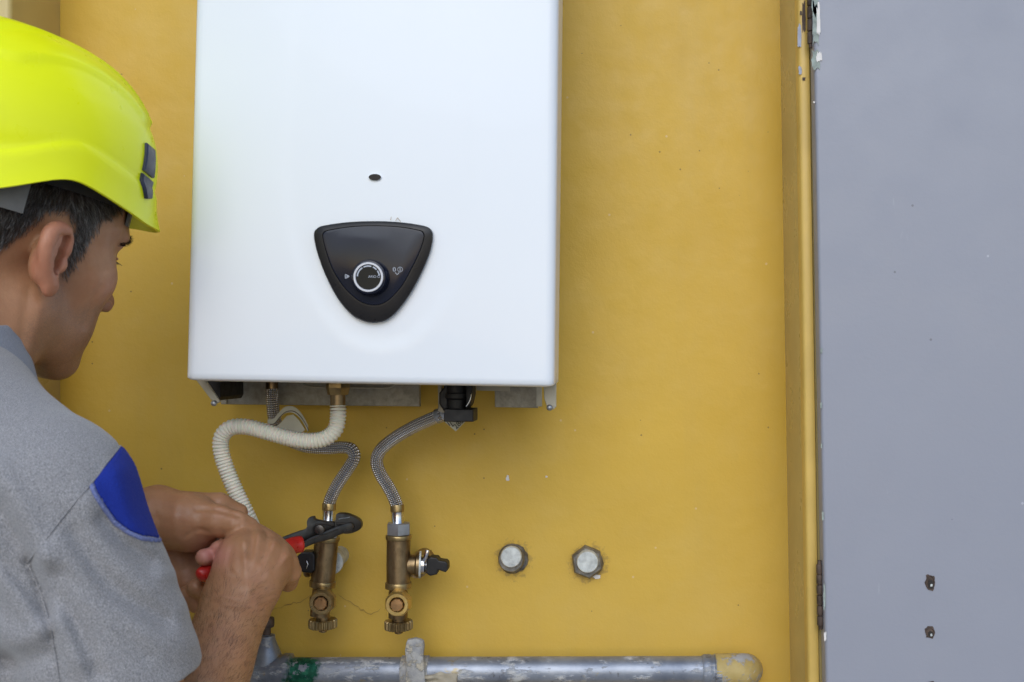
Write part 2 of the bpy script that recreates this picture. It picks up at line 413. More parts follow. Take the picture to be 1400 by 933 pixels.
# ------------------------------------------------------------------ frame, door
def frame_bm():
    bm = bmesh.new(); rows = []
    prof = [(0, -.1165), (.0012, -.1185), (.0030, -.1195), (.0095, -.1200), (.0118, -.1192), (.0130, -.117), (.0132, -.100)]
    for z in (.3, 1.0, 1.7, 2.4):
        rows.append([bm.verts.new((jr(z)-.0006+dx, y, z)) for dx, y in [(0, -.100)]+prof])
    for a, b in zip(rows, rows[1:]):
        for i in range(len(a)-1): bm.faces.new((a[i], a[i+1], b[i+1], b[i]))
    bmesh.ops.recalc_face_normals(bm, faces=bm.faces)
    return bm
fr = obj('door_frame', frame_bm(), M['frame'], None, 35)
tag(fr, 'narrow yellow metal door frame edging the niche on the right', 'door frame')
fr['category'] = 'door frame'
for cx, cy, w_, h_, sd in ((1093.5, 50, 6, 42, 4), (1094, 96, 5, 12, 5)): flake(cx, cy, w_, h_, .1203, M['chip_b'], fr, seed=sd)
for cx, cy, w_, h_, sd in ((1099, 25, 5, 50, 6), (1099, 108, 5, 6, 7), (1095, 18, 3, 7, 8)): flake(cx, cy, w_, h_, .1206, M['rust'], fr, 'rust_patch', seed=sd)
def dx(z): return lean(z, .2436, .2570)
dr = thing('metal_door', 'lavender grey metal door folded open at the right, with drilled holes', 'door', (.25, -.13, .28))
bm = bmesh.new(); D0, D1 = -.126, -.146; r_ = .004
def slab(z0, z1):
    bm = bmesh.new(); rows = []
    prof = [(.02, D0), (0, D0), (0, D1+r_)]+[(r_*(1-math.cos(a)), D1+r_-r_*math.sin(a)) for a in [math.pi/8*k for k in range(1, 5)]]+[(1.05, D1), (1.05, D0)]
    for z in (z0, z1): rows.append([bm.verts.new((dx(z)+x, y, z)) for x, y in prof])
    n = len(prof)
    for i in range(n): bm.faces.new((rows[0][i], rows[0][(i+1) % n], rows[1][(i+1) % n], rows[1][i]))
    bm.faces.new(rows[0]); bm.faces.new(rows[1]); bmesh.ops.recalc_face_normals(bm, faces=bm.faces); return bm
obj('door_panel', slab(.3, 2.36), M['door'], dr, 40)
def hinge(x0, y0, x1, y1, n):
    """a butt hinge: a stack of knuckles on one pin"""
    a, b = P(x0, y0, .134), P(x1, y1, .134); ax = (b-a); L = ax.length
    bms = []
    for k in range(n): bms.append(lathe(bevel_cyl(.0038, L*k/n+.0006, L*(k+1)/n-.0006, .0006), a, ax, 14))
    h = obj('hinge', join(*bms), M['rust'], dr, 40)
    obj('pin', lathe(bevel_cyl(.0022, -.004, L+.004, .0005), a, ax, 10), M['rust'], h, 40)
hinge(1107.5, -60, 1108.5, 61, 7); hinge(1120.5, 771, 1122, 856, 6)
for cx, cy, w_, h_, m_, sd in ((1119, 28, 6, 46, 'chip_w', 11), (1120, 78, 9, 15, 'chip_w', 12)):
    flake(cx, cy, w_, h_, .1474, M[m_], dr, seed=sd, n=22)
for cx, cy, w_, h_, m_, sd in ((1115, 32, 10, 72, 'chip_g', 13), (1115.5, 82, 13, 30, 'chip_g', 14), (1113.5, 3, 10, 40, 'chip_g', 19), (1123, 480, 3, 8, 'chip_g', 15), (1122.5, 555, 3, 9, 'chip_g', 16), (1123, 610, 2, 7, 'chip_g', 17), (1125, 706, 3, 14, 'chip_g', 18), (1127, 815, 3, 40, 'chip_g', 20), (1128, 870, 4, 14, 'chip_w', 21), (1113, 140, 2, 3, 'chip_w', 22)):
    flake(cx, cy, w_, h_, .1468, M[m_], dr, seed=sd, n=22)
for cx, cy, w_, h_, sd in ((1272, 797, 11, 20, 31), (1272, 865, 11, 13, 32), (1272, 940, 13, 13, 33)):
    h = flake(cx, cy, w_*1.45, h_*1.25, .1466, M['rust'], dr, 'screw_hole', seed=sd)
    obj('hole_rim', sweep([P(cx+w_/2*math.cos(a), cy+h_/2*math.sin(a)*.95, .1470) for a in [math.pi/8*k for k in range(17)]], .0007, 6), M['rust'], h, True)
    flake(cx+.5, cy+2, w_*.75, h_*.6, .1478, M['groove'], h, 'hole_shade', seed=sd+5)
    flake(cx+1.5, cy+3.5, 3.5, 4, .1488, M['plugface'], h, 'fleck', seed=sd+7)
# ------------------------------------------------------------------ water heater
TH = .018; HD = .24
B0 = P(257.5, 516.5, HD)
ht = thing('water_heater', 'white wall hung gas water heater with a dark shield shaped control panel', 'water heater', B0)
ht.rotation_euler = (0, TH, 0)
bpy.context.view_layer.update()
HM = ht.matrix_world.copy(); HI = HM.inverted()
HW, HH = 500.5*S(HD), .60
# front cover, a sheet box with an embossed front; built in heater coordinates
shield = [(429, 322), (433, 313), (443, 308.5), (475, 304), (510, 302.5), (547, 304), (580, 309), (590, 315), (592, 325), (588, 345), (577, 372), (561, 402), (543, 426), (528, 438), (512, 441.5), (496, 439), (480, 430), (462, 409), (446, 379), (434, 347)]
emb = [(392, 150), (386, 230), (393, 320), (412, 385), (440, 430), (468, 462), (500, 476), (528, 478), (560, 470), (592, 440), (620, 395), (642, 330), (650, 250), (646, 150), (640, -60), (400, -60)]
def loc(px, py, d=HD): return HI @ P(px, py, d)
embl = [((loc(x, y)).x, (loc(x, y)).z) for x, y in emb]
def poly_sd(px, pz, poly_):
    best = 1e9; ins = False; n = len(poly_)
    for i in range(n):
        ax, az = poly_[i]; bx, bz = poly_[(i+1) % n]
        ex, ez = bx-ax, bz-az; wx, wz = px-ax, pz-az
        t = min(max((wx*ex+wz*ez)/(ex*ex+ez*ez), 0), 1); dd = math.hypot(wx-ex*t, wz-ez*t); best = min(best, dd)
        if (az > pz) != (bz > pz) and px < ax+(pz-az)*ex/ez: ins = not ins
    return -best if ins else best
def cover():
    bm = bmesh.new(); nu, nv = 84, 120; R_ = .010
    tw = .0027     # the top is a touch narrower
    us = [i/nu for i in range(nu+1)]; g = []
    for j in range(nv+1):
        z = HH*j/nv; x0 = -.0040+.0030*z/.38; x1 = HW-.0025*z/.38
        row = []
        for k in range(4, 0, -1):    # left return and rounded edge
            pass
        left = [(x0+.014, .130), (x0, .130), (x0, .02)]+[(x0+R_*(1-math.cos(a)), R_*(1-math.sin(a))) for a in [math.pi/2*k/6 for k in range(0, 6)]]
        mid = []
        for u in us:
            x = x0+R_+(x1-x0-2*R_)*u; y = 0.0
            sd = poly_sd(x, z, embl)
            t = min(max((-sd+.004)/.016, 0), 1); t = t*t*(3-2*t)
            y += .0010*t*(1-.85*min(max((z-.12)/.25, 0), 1))
            y -= .004*math.sin(math.pi*u)*math.sin(math.pi*min(1, z/.6))  # slight crown
            mid.append((x, y))
        right = [(x1-a, b) for a, b in [(x_-x0, y_) for x_, y_ in left]][::-1]
        for x, y in left+mid+right: row.append(bm.verts.new((x, y, z)))
        g.append(row)
    for a, b in zip(g, g[1:]):
        for i in range(len(a)-1): bm.faces.new((a[i], a[i+1], b[i+1], b[i]))
    # folded bottom lip turning under
    n = len(g[0]); r1 = []; r2 = []
    for i, v in enumerate(g[0]):
        x, y, z = v.co; cx = min(max(x, .012), HW-.012); cy = max(y, .012) if y < .1 else y
        r1.append(bm.verts.new((x+(cx-x)*.18, y+(cy-y)*.18, z-.0022))); r2.append(bm.verts.new((cx, cy, z-.0034)))
    for A, B_ in ((g[0], r1), (r1, r2)):
        for i in range(n-1): bm.faces.new((A[i+1], A[i], B_[i], B_[i+1]))
    bm.faces.new(g[-1])
    bm.normal_update(); return bm
cv = cover()
for f in cv.faces: f.smooth = True
co = obj('front_cover', cv, M['enamel']); co.data.shade_smooth(); co.data.set_sharp_from_angle(angle=R(50)); co.parent = ht
def hput(name, bm, m, par=None, sm=False):      # world-built shape hung under the heater or one of its parts
    o = obj(name, bm, m, None, sm); p = par or ht; o.parent = p
    bpy.context.view_layer.update(); o.matrix_parent_inverse = p.matrix_world.inverted(); return o
fy = HD-.0008                                       # emboss floor
DP = HD+.0006
def loft(rings, cap=True):
    bm = bmesh.new(); rs = [[bm.verts.new(p) for p in r] for r in rings]; n = len(rs[0])
    for a, b in zip(rs, rs[1:]):
        for i in range(n): bm.faces.new((a[i], a[(i+1) % n], b[(i+1) % n], b[i]))
    if cap: bm.faces.new(rs[-1])
    bmesh.ops.recalc_face_normals(bm, faces=bm.faces)
    # orient outward (towards the camera)
    if bm.faces[-1].normal.y > 0 and cap: bmesh.ops.reverse_faces(bm, faces=bm.faces)
    return bm
sh2 = [(v.x, v.y) for v in catmull([(x, y, 0) for x, y in shield], 5, True)]
inner = [(441, 326), (442, 318), (450, 314.5), (478, 310), (510, 308.5), (545, 310), (572, 314.5), (579, 318), (580, 326), (574, 345), (563, 368), (550, 391), (536, 407), (524, 415.5), (511, 418), (498, 415.5), (485, 408), (469, 392), (455, 370), (446, 346)]
in2 = [(v.x, v.y) for v in catmull([(x, y, 0) for x, y in inner], 5, True)]
def lerp2(a, b, t): return [(x0+(x1-x0)*t, y0+(y1-y0)*t) for (x0, y0), (x1, y1) in zip(a, b)]
cp = hput('control_panel', loft([poly(sh2, HD-.006), poly(sh2, HD+.0055), poly(lerp2(sh2, in2, .06), HD+.0072), poly(lerp2(sh2, in2, .9), HD+.0095), poly(in2, HD+.0095), poly(lerp2(in2, [(510, 360)]*len(in2), .012), HD+.0086)], False), M['bezel'], None, 30)
hput('panel_face', loft([poly(lerp2(in2, [(510, 360)]*len(in2), .004), HD+.0070), poly(lerp2(in2, [(510, 360)]*len(in2), .018), HD+.0092), poly(lerp2(in2, [(510, 360)]*len(in2), .05), HD+.0095)]), M['gloss'], cp, 30)
DK = HD+.0097
KC = P(507.5, 380.5, DK); ks = S(DK)
kn = hput('dial_knob', lathe([(0, 0), (25.5*ks, 0), (25*ks, .006), (23.5*ks, .012), (22.5*ks, .0135), (21*ks, .0138), (0, .0138)], KC, (0, -1, 0), 48), M['gloss'], None, 30)
DF = DK+.0138; kf = P(507.3, 378.3, DF); ks = S(DF); kn_c = KC+V((0, -.0138, 0))
def ringbm(c, r0, r1, h, seg=48): return lathe([(r0, -.0005), (r0, h), (r0+.0003, h+.0003), (r1-.0003, h+.0003), (r1, h), (r1, -.0005)], c, (0, -1, 0), seg)
rb = ringbm(kn_c, 17.3*ks, 20.4*ks, .0006)
hput('silver_ring', rb, M['silver'], kn, 30)
hput('knob_face', lathe([(0, -.0005), (17*ks, -.0005), (17*ks, .0002), (0, .0002)], kn_c, (0, -1, 0), 40), M['knobface'], kn, 30)
def arc_strip(c, r0, r1, a0, a1, y):
    bm = bmesh.new(); n = 8; prev = None
    for i in range(n+1):
        a = R(a0+(a1-a0)*i/n); r0_ = r0
        cur = [bm.verts.new(c+V((r*math.cos(a), -y, r*math.sin(a)))) for r in (r0_, r1)]
        if prev: bm.faces.new((prev[0], prev[1], cur[1], cur[0]))
        prev = cur
    bmesh.ops.recalc_face_normals(bm, faces=bm.faces); return bm
hput('scale_marks', join(*[arc_strip(kn_c, 14.2*ks, 16.0*ks, a0, a1, .0005) for a0, a1 in ((122, 176), (74, 116), (42, 66), (8, 35))]), M['print'], kn)
def text_part(body, center, size, m, par, name='lettering', rot=0.0, align='CENTER'):
    cu = bpy.data.curves.new('t', 'FONT'); cu.body = body; cu.size = size; cu.align_x = align; cu.align_y = 'CENTER'; cu.extrude = .00008
    to = bpy.data.objects.new('t', cu); COL.objects.link(to); bpy.context.view_layer.update()
    me = bpy.data.meshes.new_from_object(to.evaluated_get(bpy.context.evaluated_depsgraph_get()))
    bpy.data.objects.remove(to); me.name = name
    me.transform(Matrix.Translation(center) @ Matrix.Rotation(R(90), 4, 'X') @ Matrix.Rotation(rot, 4, 'Z'))
    me.materials.clear(); return hput(name, me, m, par)
text_part('ARIO·O', kn_c+V((.0058, -.0007, .0003)), .0034, M['print'], kn)
# printed symbols beside the dial
DS = HD+.0099
def strokes(pls, w_, d=DS):
    bms = []
    for pl in pls:
        for a, b in zip(pl, pl[1:]):
            A, B_ = P(*a, d), P(*b, d); t = (B_-A).normalized(); n = V((-t.z, 0, t.x))*w_
            A = A-t*w_; B_ = B_+t*w_
            bm = bmesh.new(); vs = [bm.verts.new(p) for p in (A+n, A-n, B_-n, B_+n)]; f = bm.faces.new(vs); f.normal_update()
            if f.normal.y > 0: f.normal_flip()
            bms.append(bm)
    return join(*bms)
hput('symbol', strokes([[(472, 375.3), (472, 381), (478, 378), (472, 375.3)], [(473.5, 378), (476, 378)]], .00035), M['print'], cp)
hput('symbol', strokes([[(537.5, 366.3), (540.5, 366.3), (540.8, 371), (537.8, 371), (537.5, 366.3)]], .0004), M['print'], cp)
hput('symbol', strokes([[(547, 366.5), (547, 371)], [(547+3.2*math.cos(0), 368.7)]+[(547+3.4*math.cos(math.pi*k/6), 368.7+3.4*math.sin(math.pi*k/6)) for k in range(1, 13)]], .0003), M['print'], cp)
hput('symbol', strokes([[(540.5, 373), (543, 376), (545.5, 373)]], .0003), M['print'], cp)
hput('symbol', strokes([[(482, 377.3), (484.5, 373.5)]], .00025), M['print'], cp)
# peep hole with pressed rim
SH = P(512.5, 242.3, HD+.0030)
def ell(cx, cy, a, b, n=28): return [(cx+a*math.cos(2*math.pi*k/n), cy+b*math.sin(2*math.pi*k/n)) for k in range(n)]
ph = hput('peep_hole', loft([poly(ell(512.5, 242.5, 9.3, 5.0), HD+.0012), poly(ell(512.5, 242.5, 8.8, 4.6), HD+.0046), poly(ell(512.5, 242.5, 8.0, 4.0), HD+.0046), poly(ell(512.5, 242.5, 7.8, 3.9), HD+.0038)], False), M['enamel'], None, 40)
hput('hole_shade', loft([poly(ell(512.5, 242.5, 8.6, 4.5), HD+.003), poly(ell(512.5, 242.5, 8.4, 4.4), HD+.0049)]), M['groove'], ph)  # raised dark disc, painting in the shade of the hole
hput('pencil_mark', strokes([[(541, 302), (543.5, 298), (547.5, 303)], [(535, 297), (534, 301)]], .00022, HD+.0046), M['crack'], co)
# back box and the metalwork that shows under the cover
bm = bmesh.new(); box(bm, B0.x+.014, B0.x+HW-.016, -HD+.03, -.035, B0.z+.012, B0.z+HH-.01, .003); hput('casing', bm, M['dark'])
def plate(name, pxs, d, th, m, bev=.0006): return hput(name, prism(poly(pxs, d), th, bev, 1), m)
bp = plate('mounting_plate', [(300, 505), (573, 505), (573.5, 556), (302, 553)], .060, .012, M['galv'])
hput('folded_edge', prism(poly([(302, 505), (309.5, 505), (309.5, 553), (302, 552.5)], .064), .003, .0005, 1), M['cream'], bp)
hput('pressed_rib', sweep(catmull([P(400, 514, .0615), P(415, 526, .0615), P(430, 529.5, .0615), P(480, 530, .0615), P(526, 530.5, .0615), P(536, 528.5, .0615), P(542, 523, .0615), P(546, 517, .0615)], 5), .0011, 8), M['cream'], bp, True)
plate('mounting_plate', [(676, 505), (735, 505), (735.5, 558), (676.5, 557)], .060, .012, M['galv'])
plate('cross_strip', [(648, 505), (698, 505), (697, 535.5), (651, 534)], .10, .003, M['cream'])
sb = plate('side_bracket', [(262, 512), (279, 512), (281, 520), (301, 549.5), (296, 552), (290, 549)], .19, .003, M['cream'])
hput('screw', lathe([(0, 0), (.0026, 0), (.0032, .0006), (.003, .0024), (.0015, .0036), (0, .0038)], P(293, 551.5, .192), (0, -1, 0), 14), M['steel'], sb, True)
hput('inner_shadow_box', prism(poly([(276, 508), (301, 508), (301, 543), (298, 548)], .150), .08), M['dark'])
sb2 = plate('side_bracket', [(742, 510), (760.5, 510), (760.5, 556), (757, 560), (749, 560), (744, 545)], .19, .0035, M['cream'])
hput('rear_flange', prism(poly([(733, 510), (741, 510), (741, 556), (733, 556)], .075), .003, .0004, 1), M['cream'], sb2)
hput('screw', lathe([(0, 0), (.0026, 0), (.0034, .0006), (.0032, .0024), (.0015, .0036), (0, .0038)], P(751.5, 557.5, .194), (0, -1, 0), 14), M['steel'], sb2, True)
# black gas valve block with its side elbow and label
gv = plate('gas_valve', [(607, 559), (647, 560), (647, 577), (607, 577)], .150, .045, M['dark'], .001)
c0 = P(624, 500, .125)
hput('valve_barrel', lathe([(0, 0), (.0135, 0), (.0135, -.030), (.0150, -.031), (.0150, -.036), (.0125, -.038), (.0125, -.048), (0, -.048)], c0, (0, 0, 1), 28), M['dark'], gv, 30)
hput('valve_shoulder', prism(poly([(600, 538), (606, 530), (606, 505), (612, 505), (612, 562), (606, 562), (600, 552)], .135), .03, .002), M['dark'], gv)
hput('valve_shoulder', prism(poly([(636, 505), (646, 505), (646.5, 540), (644, 553), (637, 562)], .140), .03, .002), M['dark'], gv)
hput('side_post', prism(poly([(598, 505), (604, 505), (604, 550), (599, 556)], .118), .008, .001), M['cream'], gv)
hput('clip', sweep(catmull([P(644, 538, .148), P(643, 546, .149), P(639.5, 553, .149), P(637, 556, .149)], 4), .0007, 6), M['chrome'], gv, True)
lb = hput('label_tag', prism(poly([(608, 577), (612, 572), (642, 572), (636, 577), (623, 590)], .112), .0006), M['paper'])
text_part('280', P(627, 580, .1126), .0085, M['ink'], lb, 'print', R(45))
hput('print', strokes([[(612, 578), (615, 582)], [(615, 577), (619, 583)]], .0005, .1126), M['ink'], lb)
# water outlets
def outlet(cx, y0, y1, y2, w0, w1, d, hexm, tubem):
    s = S(d)
    o = hput('outlet_nut', lathe([(0, 0), (w0*s, 0), (w0*s, -(y1-y0)*s*.72), (w0*s*.86, -(y1-y0)*s), (0, -(y1-y0)*s)], P(cx, y0, d), (0, 0, 1), 6, rot=R(12)), hexm)
    hput('outlet_stub', lathe([(0, 0), (w1*s, 0), (w1*s, -(y2-y1)*s), (0, -(y2-y1)*s)], P(cx, y1-1, d), (0, 0, 1), 24), tubem, o, 30)
outlet(462, 505, 540, 563, 16.5, 10.3, .14, M['brass'], M['bronze'])
outlet(372, 505, 522, 537, 9.5, 8.6, .085, M['dark'], M['bronze'])
# ------------------------------------------------------------------ corrugated drain hose
def pathpx(pts, n=8): return catmull([P(*p) for p in pts], n)
hs = thing('corrugated_hose', 'cream corrugated plastic hose looping down from the heater to the hands', 'hose', P(462, 562, .14))
pth = pathpx([(462, 555, .14), (462, 572, .141), (458, 588, .142), (445, 599, .143), (425, 603, .144), (398, 600, .145), (365, 591, .146), (338, 584, .146), (316, 585, .146), (303, 598, .145), (303, 620, .144), (312, 648, .143), (324, 676, .142), (340, 710, .138), (350, 738, .115), (352, 780, .085), (344, 830, .075), (334, 880, .07), (328, 960, .07)], 12)
PITCH = 4.55*S(.145); pts, L = resample(pth, PITCH/6)
def corr(i, s):
    f = (s/PITCH) % 1; return .0076+.0015*(0.5+0.5*math.cos(2*math.pi*f))**.6
obj('corrugated_tube', sweep(pts, corr, 26), M['hose'], hs, True)
# ------------------------------------------------------------------ braided hoses
def braided(name, label, pts, r, end, tan, gp):
    t = thing(name, label, 'hose', P(*pts[0]), gp); pp, L = resample(pathpx(pts, 10), .002)
    obj('braided_sleeve', sweep(pp, r, 28), M['braid'], t, True)
    e = P(*end); tn = Vector(tan).normalized(); s = S(end[2])
    obj('crimp_ring', lathe([(0, 0), (9.0*s, 0), (9.4*s, .001), (9.4*s, 9*s), (8.8*s, 10*s), (0, 10*s)], e, tn, 28), M['brass'], t, 30)
    obj('ferrule', lathe([(0, 10*s), (8.3*s, 10*s), (8.3*s, 24*s), (8.8*s, 25*s), (8.8*s, 28*s), (0, 28*s)], e, tn, 28), M['chrome'], t, 30)
    return t
braided('braided_hose', 'braided steel hose bent behind the cream hose, held by the pliers below',
        [(372, 532, .085), (373, 555, .085), (377, 578, .08), (390, 598, .072), (415, 610, .066), (445, 613, .064), (468, 612, .064), (481, 615, .066), (484, 627, .067), (474, 644, .066), (462, 662, .064), (453, 680, .063), (450, 690, .062)], .0073, (450, 688, .062), (-.03, 0, -1), 'braided water hoses')
braided('braided_hose', 'braided steel hose curving from the black gas valve to the right valve',
        [(606, 567, .115), (590, 573, .11), (566, 584, .10), (540, 599, .085), (521, 615, .075), (515, 631, .07), (520, 648, .068), (531, 666, .066), (539, 682, .065), (543, 693, .065)], .0074, (543, 690, .065), (.03, 0, -1), 'braided water hoses')
e2 = thing('hose_elbow', 'small dull metal elbow joining the right braided hose to the gas valve', 'pipe fitting', P(603, 568, .115))
obj('elbow_body', lathe(bevel_cyl(.0082, -.002, .012, .001), P(598, 569.5, .113), (1, -.1, .35), 8), M['steel'], e2, 30)
obj('elbow_collar', lathe(bevel_cyl(.0070, 0, .014, .001), P(606, 564, .116), (.3, 0, 1), 20), M['cream'], e2, 30)
# pale folded tie and card behind the hose
tg = thing('folded_label', 'crumpled cream paper label wrapped on the hose behind the loop', 'label', P(398, 575, .1))
band = catmull([P(366, 578, .105), P(374, 577, .106), (P(382, 568, .107)), P(390, 561, .107), P(400, 560, .107), P(409, 566, .107), P(416, 576, .106), P(421, 586, .105)], 6)
def ribbon(ps, w_, th=.0006):
    bm = bmesh.new(); prev = None
    for p in ps:
        cur = [bm.verts.new(p+V((0, y, z))) for y, z in ((-th, w_), (-th, -w_), (th, -w_), (th, w_))]
        if prev:
            for k in range(4): bm.faces.new((prev[k], prev[(k+1) % 4], cur[(k+1) % 4], cur[k]))
        else: bm.faces.new(cur)
        prev = cur
    bm.faces.new(prev); bmesh.ops.recalc_face_normals(bm, faces=bm.faces); return bm
obj('paper_band', ribbon(band, .0036), M['paper'], tg, 40)
obj('band_fold', ribbon([p+V((.0010, -.0008, -.0020)) for p in band], .0005), M['rust'], tg, 40)
obj('card', prism(poly([(372, 588), (384, 578), (392, 569), (401, 567), (409, 575), (417, 588), (412, 592), (378, 592)], .104), .0008), M['paper'], tg)
# ------------------------------------------------------------------ valves
def hexprof(r, t0, t1, b=.0008): return [(0, t0), (r-b, t0), (r, t0+b), (r, t1-b), (r-b, t1), (0, t1)]
def knurled(r, c, h, n=22):
    bm = bmesh.new(); rings = []
    for z, q in ((0, .93), (-.0012, 1), (-h+.0012, 1), (-h, .93)):
        rings.append([bm.verts.new(c+V((math.cos(2*math.pi*k/(n*4))*r*q*(1 if k % 4 in (0, 1) else .90), math.sin(2*math.pi*k/(n*4))*r*q*(1 if k % 4 in (0, 1) else .90), z))) for k in range(n*4)])
    for a, b in zip(rings, rings[1:]):
        for k in range(n*4): bm.faces.new((a[k], a[(k+1) % (n*4)], b[(k+1) % (n*4)], b[k]))
    bm.faces.new(rings[0]); bm.faces.new(rings[-1]); bmesh.ops.recalc_face_normals(bm, faces=bm.faces); return bm
def valve(cx, cxb, y0, y1, label, hexm, top, side):
    d = .065; s = S(d); zt = P(cx, y0, d); zb = P(cxb, y1, d); ax = (zb-zt).normalized(); L = (zb-zt).length
    t = thing('shutoff_valve', label, 'valve', zb, 'brass valves on the wall')
    rb_ = 16.2*s
    o = obj('valve_body', lathe([(0, 0), (rb_*.9, 0), (rb_, .002), (rb_, L-.001), (rb_*.95, L), (0, L)], zt, ax, 36), M['bronze'], t, 30)
    obj('collar', lathe(bevel_cyl(17.6*s, -.004, .0015, .001), zt, ax, 32), M['brass'], t, 30)
    obj('collar', lathe(bevel_cyl(17.8*s, L-.0035, L+.004, .0012), zt, ax, 32), M['brass'], t, 30)
    if top: obj('top_nut', lathe(hexprof(17*s, -.018, -.0042), zt, ax, 6, rot=R(8)), M['steel'], t)
    hc = P(cxb, y1+25, .085)
    obj('lower_tee', lathe([(0, 0), (11*s, 0), (13*s, .004), (13*s, .034), (0, .034)], zt+ax*(L+.004), ax, 28), M['bronze'], t, 30)
    f = obj('hex_bonnet', lathe([(0, 0), (18.0*s, 0), (18.0*s, .009), (15.5*s, .0125), (10.5*s, .0125), (10*s, .0105), (0, .0105)], hc+V((0, .006, 0)), (0, -1, 0), 8, rot=R(22.5)), hexm, t)
    obj('face_ring', lathe([(9.8*s, 0), (9.8*s, .0020), (10.6*s, .0026), (14.6*s, .0026), (15.4*s, .0016), (15.4*s, 0)], hc+V((0, -.0064, 0)), (0, -1, 0), 36), hexm, f, 30)
    obj('drain_screw', lathe([(0, 0), (9.0*s, 0), (9.0*s, .0050), (8.0*s, .0064), (0, .0066)], hc+V((0, -.0042, 0)), (0, -1, 0), 8, rot=R(20)), M['copper'], f)
    nk = P(cxb+.5, y1+38, d)
    obj('neck', lathe([(0, 0), (9.2*s, 0), (9.2*s, -12*s), (0, -12*s)], nk, (0, 0, 1), 24), M['rust'] if False else M['bronze'], t, 30)
    cap = obj('drain_cap', knurled(19.5*s, P(cxb+.5, y1+48.5, d), 12*s, 20), M['brass'], t, 25)
    obj('cap_stem', lathe([(0, 0), (3.6*s, 0), (3.6*s, -3*s), (5.6*s, -3.6*s), (5.6*s, -5.6*s), (3*s, -7*s), (0, -7*s)], P(cxb+.5, y1+60, d), (0, 0, 1), 16), M['bronze'], cap, 30)
    ys = (y0+y1)/2
    # branch to the wall with its lever valve
    hc2 = P(cx+2 if side > 0 else cx-2, ys+4, .062)
    axd = V((side*1.0, .12, -.03)).normalized()
    br = obj('branch', lathe([(0, 0), (14*s, 0), (14*s, 15*s), (17*s, 17*s), (17*s, 21*s), (0, 21*s)], hc2+axd*(5*s), axd, 28), M['bronze'], t, 30)
    return t, hc2, axd, s
t, c2, ax2, s_ = valve(545, 544.5, 736, 800, 'right brass shut-off valve with black lever handle and bright drain face', M['bright'], True, 1)
# right: washer, plated gland, black lever
def off(k): return c2+ax2*(k*s_)
obj('gland_washer', lathe([(0, 0), (18.5*s_, 0), (18.5*s_, 2.4*s_), (0, 2.4*s_)], off(26), ax2, 30), M['plugface'], t, 30)
obj('gland', lathe([(0, 0), (13*s_, 0), (13*s_, 5*s_), (9*s_, 7*s_), (9*s_, 12*s_), (0, 12*s_)], off(28), ax2, 24), M['chrome'], t, 30)
lv = obj('lever_handle', prism(poly([(583, 765), (588, 762), (597, 763), (600, 767), (609, 768), (612, 771), (612, 780), (609, 783), (599, 780), (597, 786), (588, 788), (582, 784)], .074), .018, .0015), M['dark'], t)
obj('lever_boss', lathe(bevel_cyl(12.5*s_, 36*s_, 46*s_, .001), c2, ax2, 20), M['dark'], lv, 30)
obj('clamp_screw', lathe(bevel_cyl(3*s_, 0, .014, .0006), P(580, 768, .078), (.3, 0, 1), 10), M['chrome'], t, 30)
obj('wall_stub', lathe([(0, 0), (15*s_, 0), (15*s_, .05), (15*s_, .052), (15*s_, .060), (0, .060)], P(570, 776, .058), (0, 1, 0), 24), M['bronze'], t, 30)
t, c2, ax2, s_ = valve(446.5, 441, 738, 798, 'left brass shut-off valve gripped by the pliers', M['brass'], False, -1)
obj('top_nut', lathe(hexprof(14.5*s_, 0, 26*s_), P(448.5, 712, .065), (-.03, 0, -1), 6, rot=R(8)), M['steel'], t)
lv = obj('lever_handle', prism(poly([(402, 765), (408, 759), (413, 755), (427, 755), (430, 760), (430, 780), (425, 784), (414, 783), (405, 779), (401, 773)], .078), .018, .0018), M['dark'], t)
obj('lever_clip', sweep([P(419, 766, .080), P(421, 772, .0805), P(419, 778, .080)], .0008, 6), M['chrome'], lv, True)
obj('wall_rosette', lathe([(0, 0), (17*s_, 0), (17.5*s_, .002), (15.5*s_, .003), (13*s_, .004), (13*s_, .05), (0, .05)], P(452, 769, .048), (0, 1, 0), 30), M['plugface'], t, 30)
# ------------------------------------------------------------------ wall plugs
for i, (x, y) in enumerate(PLUGS):
    t = thing('pipe_plug', ('left capped pipe stub in the wall, round threaded head with pale face', 'right capped pipe stub in the wall, hexagonal collar and pale face')[i], 'pipe plug', P(x, y, 0), 'capped stubs right of the valves')
    s0 = S(0)
    bms = [lathe([(0, 0), (20*s0, 0), (19*s0, .003), (17*s0, .005), (0, .005)], P(x+2, y+2, 0), (0, -1, 0), 26)]
    b = bms[0]
    for v in b.verts: v.co += V((random.uniform(-1, 1), random.uniform(-1, .3), random.uniform(-1, 1)))*.0009
    obj('mortar_ring', b, M['plughex'], t)
    sq = S(.02)
    if i == 0:
        obj('threaded_body', lathe([(0, 0), (18.5*s0, 0), (18.5*s0, .004), (17.2*s0, .005), (18.2*s0, .007), (17.0*s0, .009), (18*s0, .011), (17*sq, .013), (17*sq, .016), (16*sq, .018), (0, .018)], P(x, y, 0), (0, -1, 0), 30), M['plughex'], t, 30)
        obj('plug_face', lathe([(0, 0), (14.4*sq, 0), (14.4*sq, .006), (13.4*sq, .0075), (0, .0078)], P(x-.8, y-1.5, .0175), (0, -1, 0), 28), M['plugface'], t, 30)
    else:
        obj('hex_collar', lathe([(0, 0), (22.5*s0, 0), (22.5*s0, .011), (20*s0, .014), (0, .014)], P(x, y, 0.0), (0, -1, 0), 6, rot=R(8)), M['plughex'], t)
        obj('plug_face', lathe([(0, 0), (15*sq, 0), (15*sq, .010), (14*sq, .0117), (0, .012)], P(x+.3, y-.5, .0135), (0, -1, 0), 28), M['plugface'], t, 30)
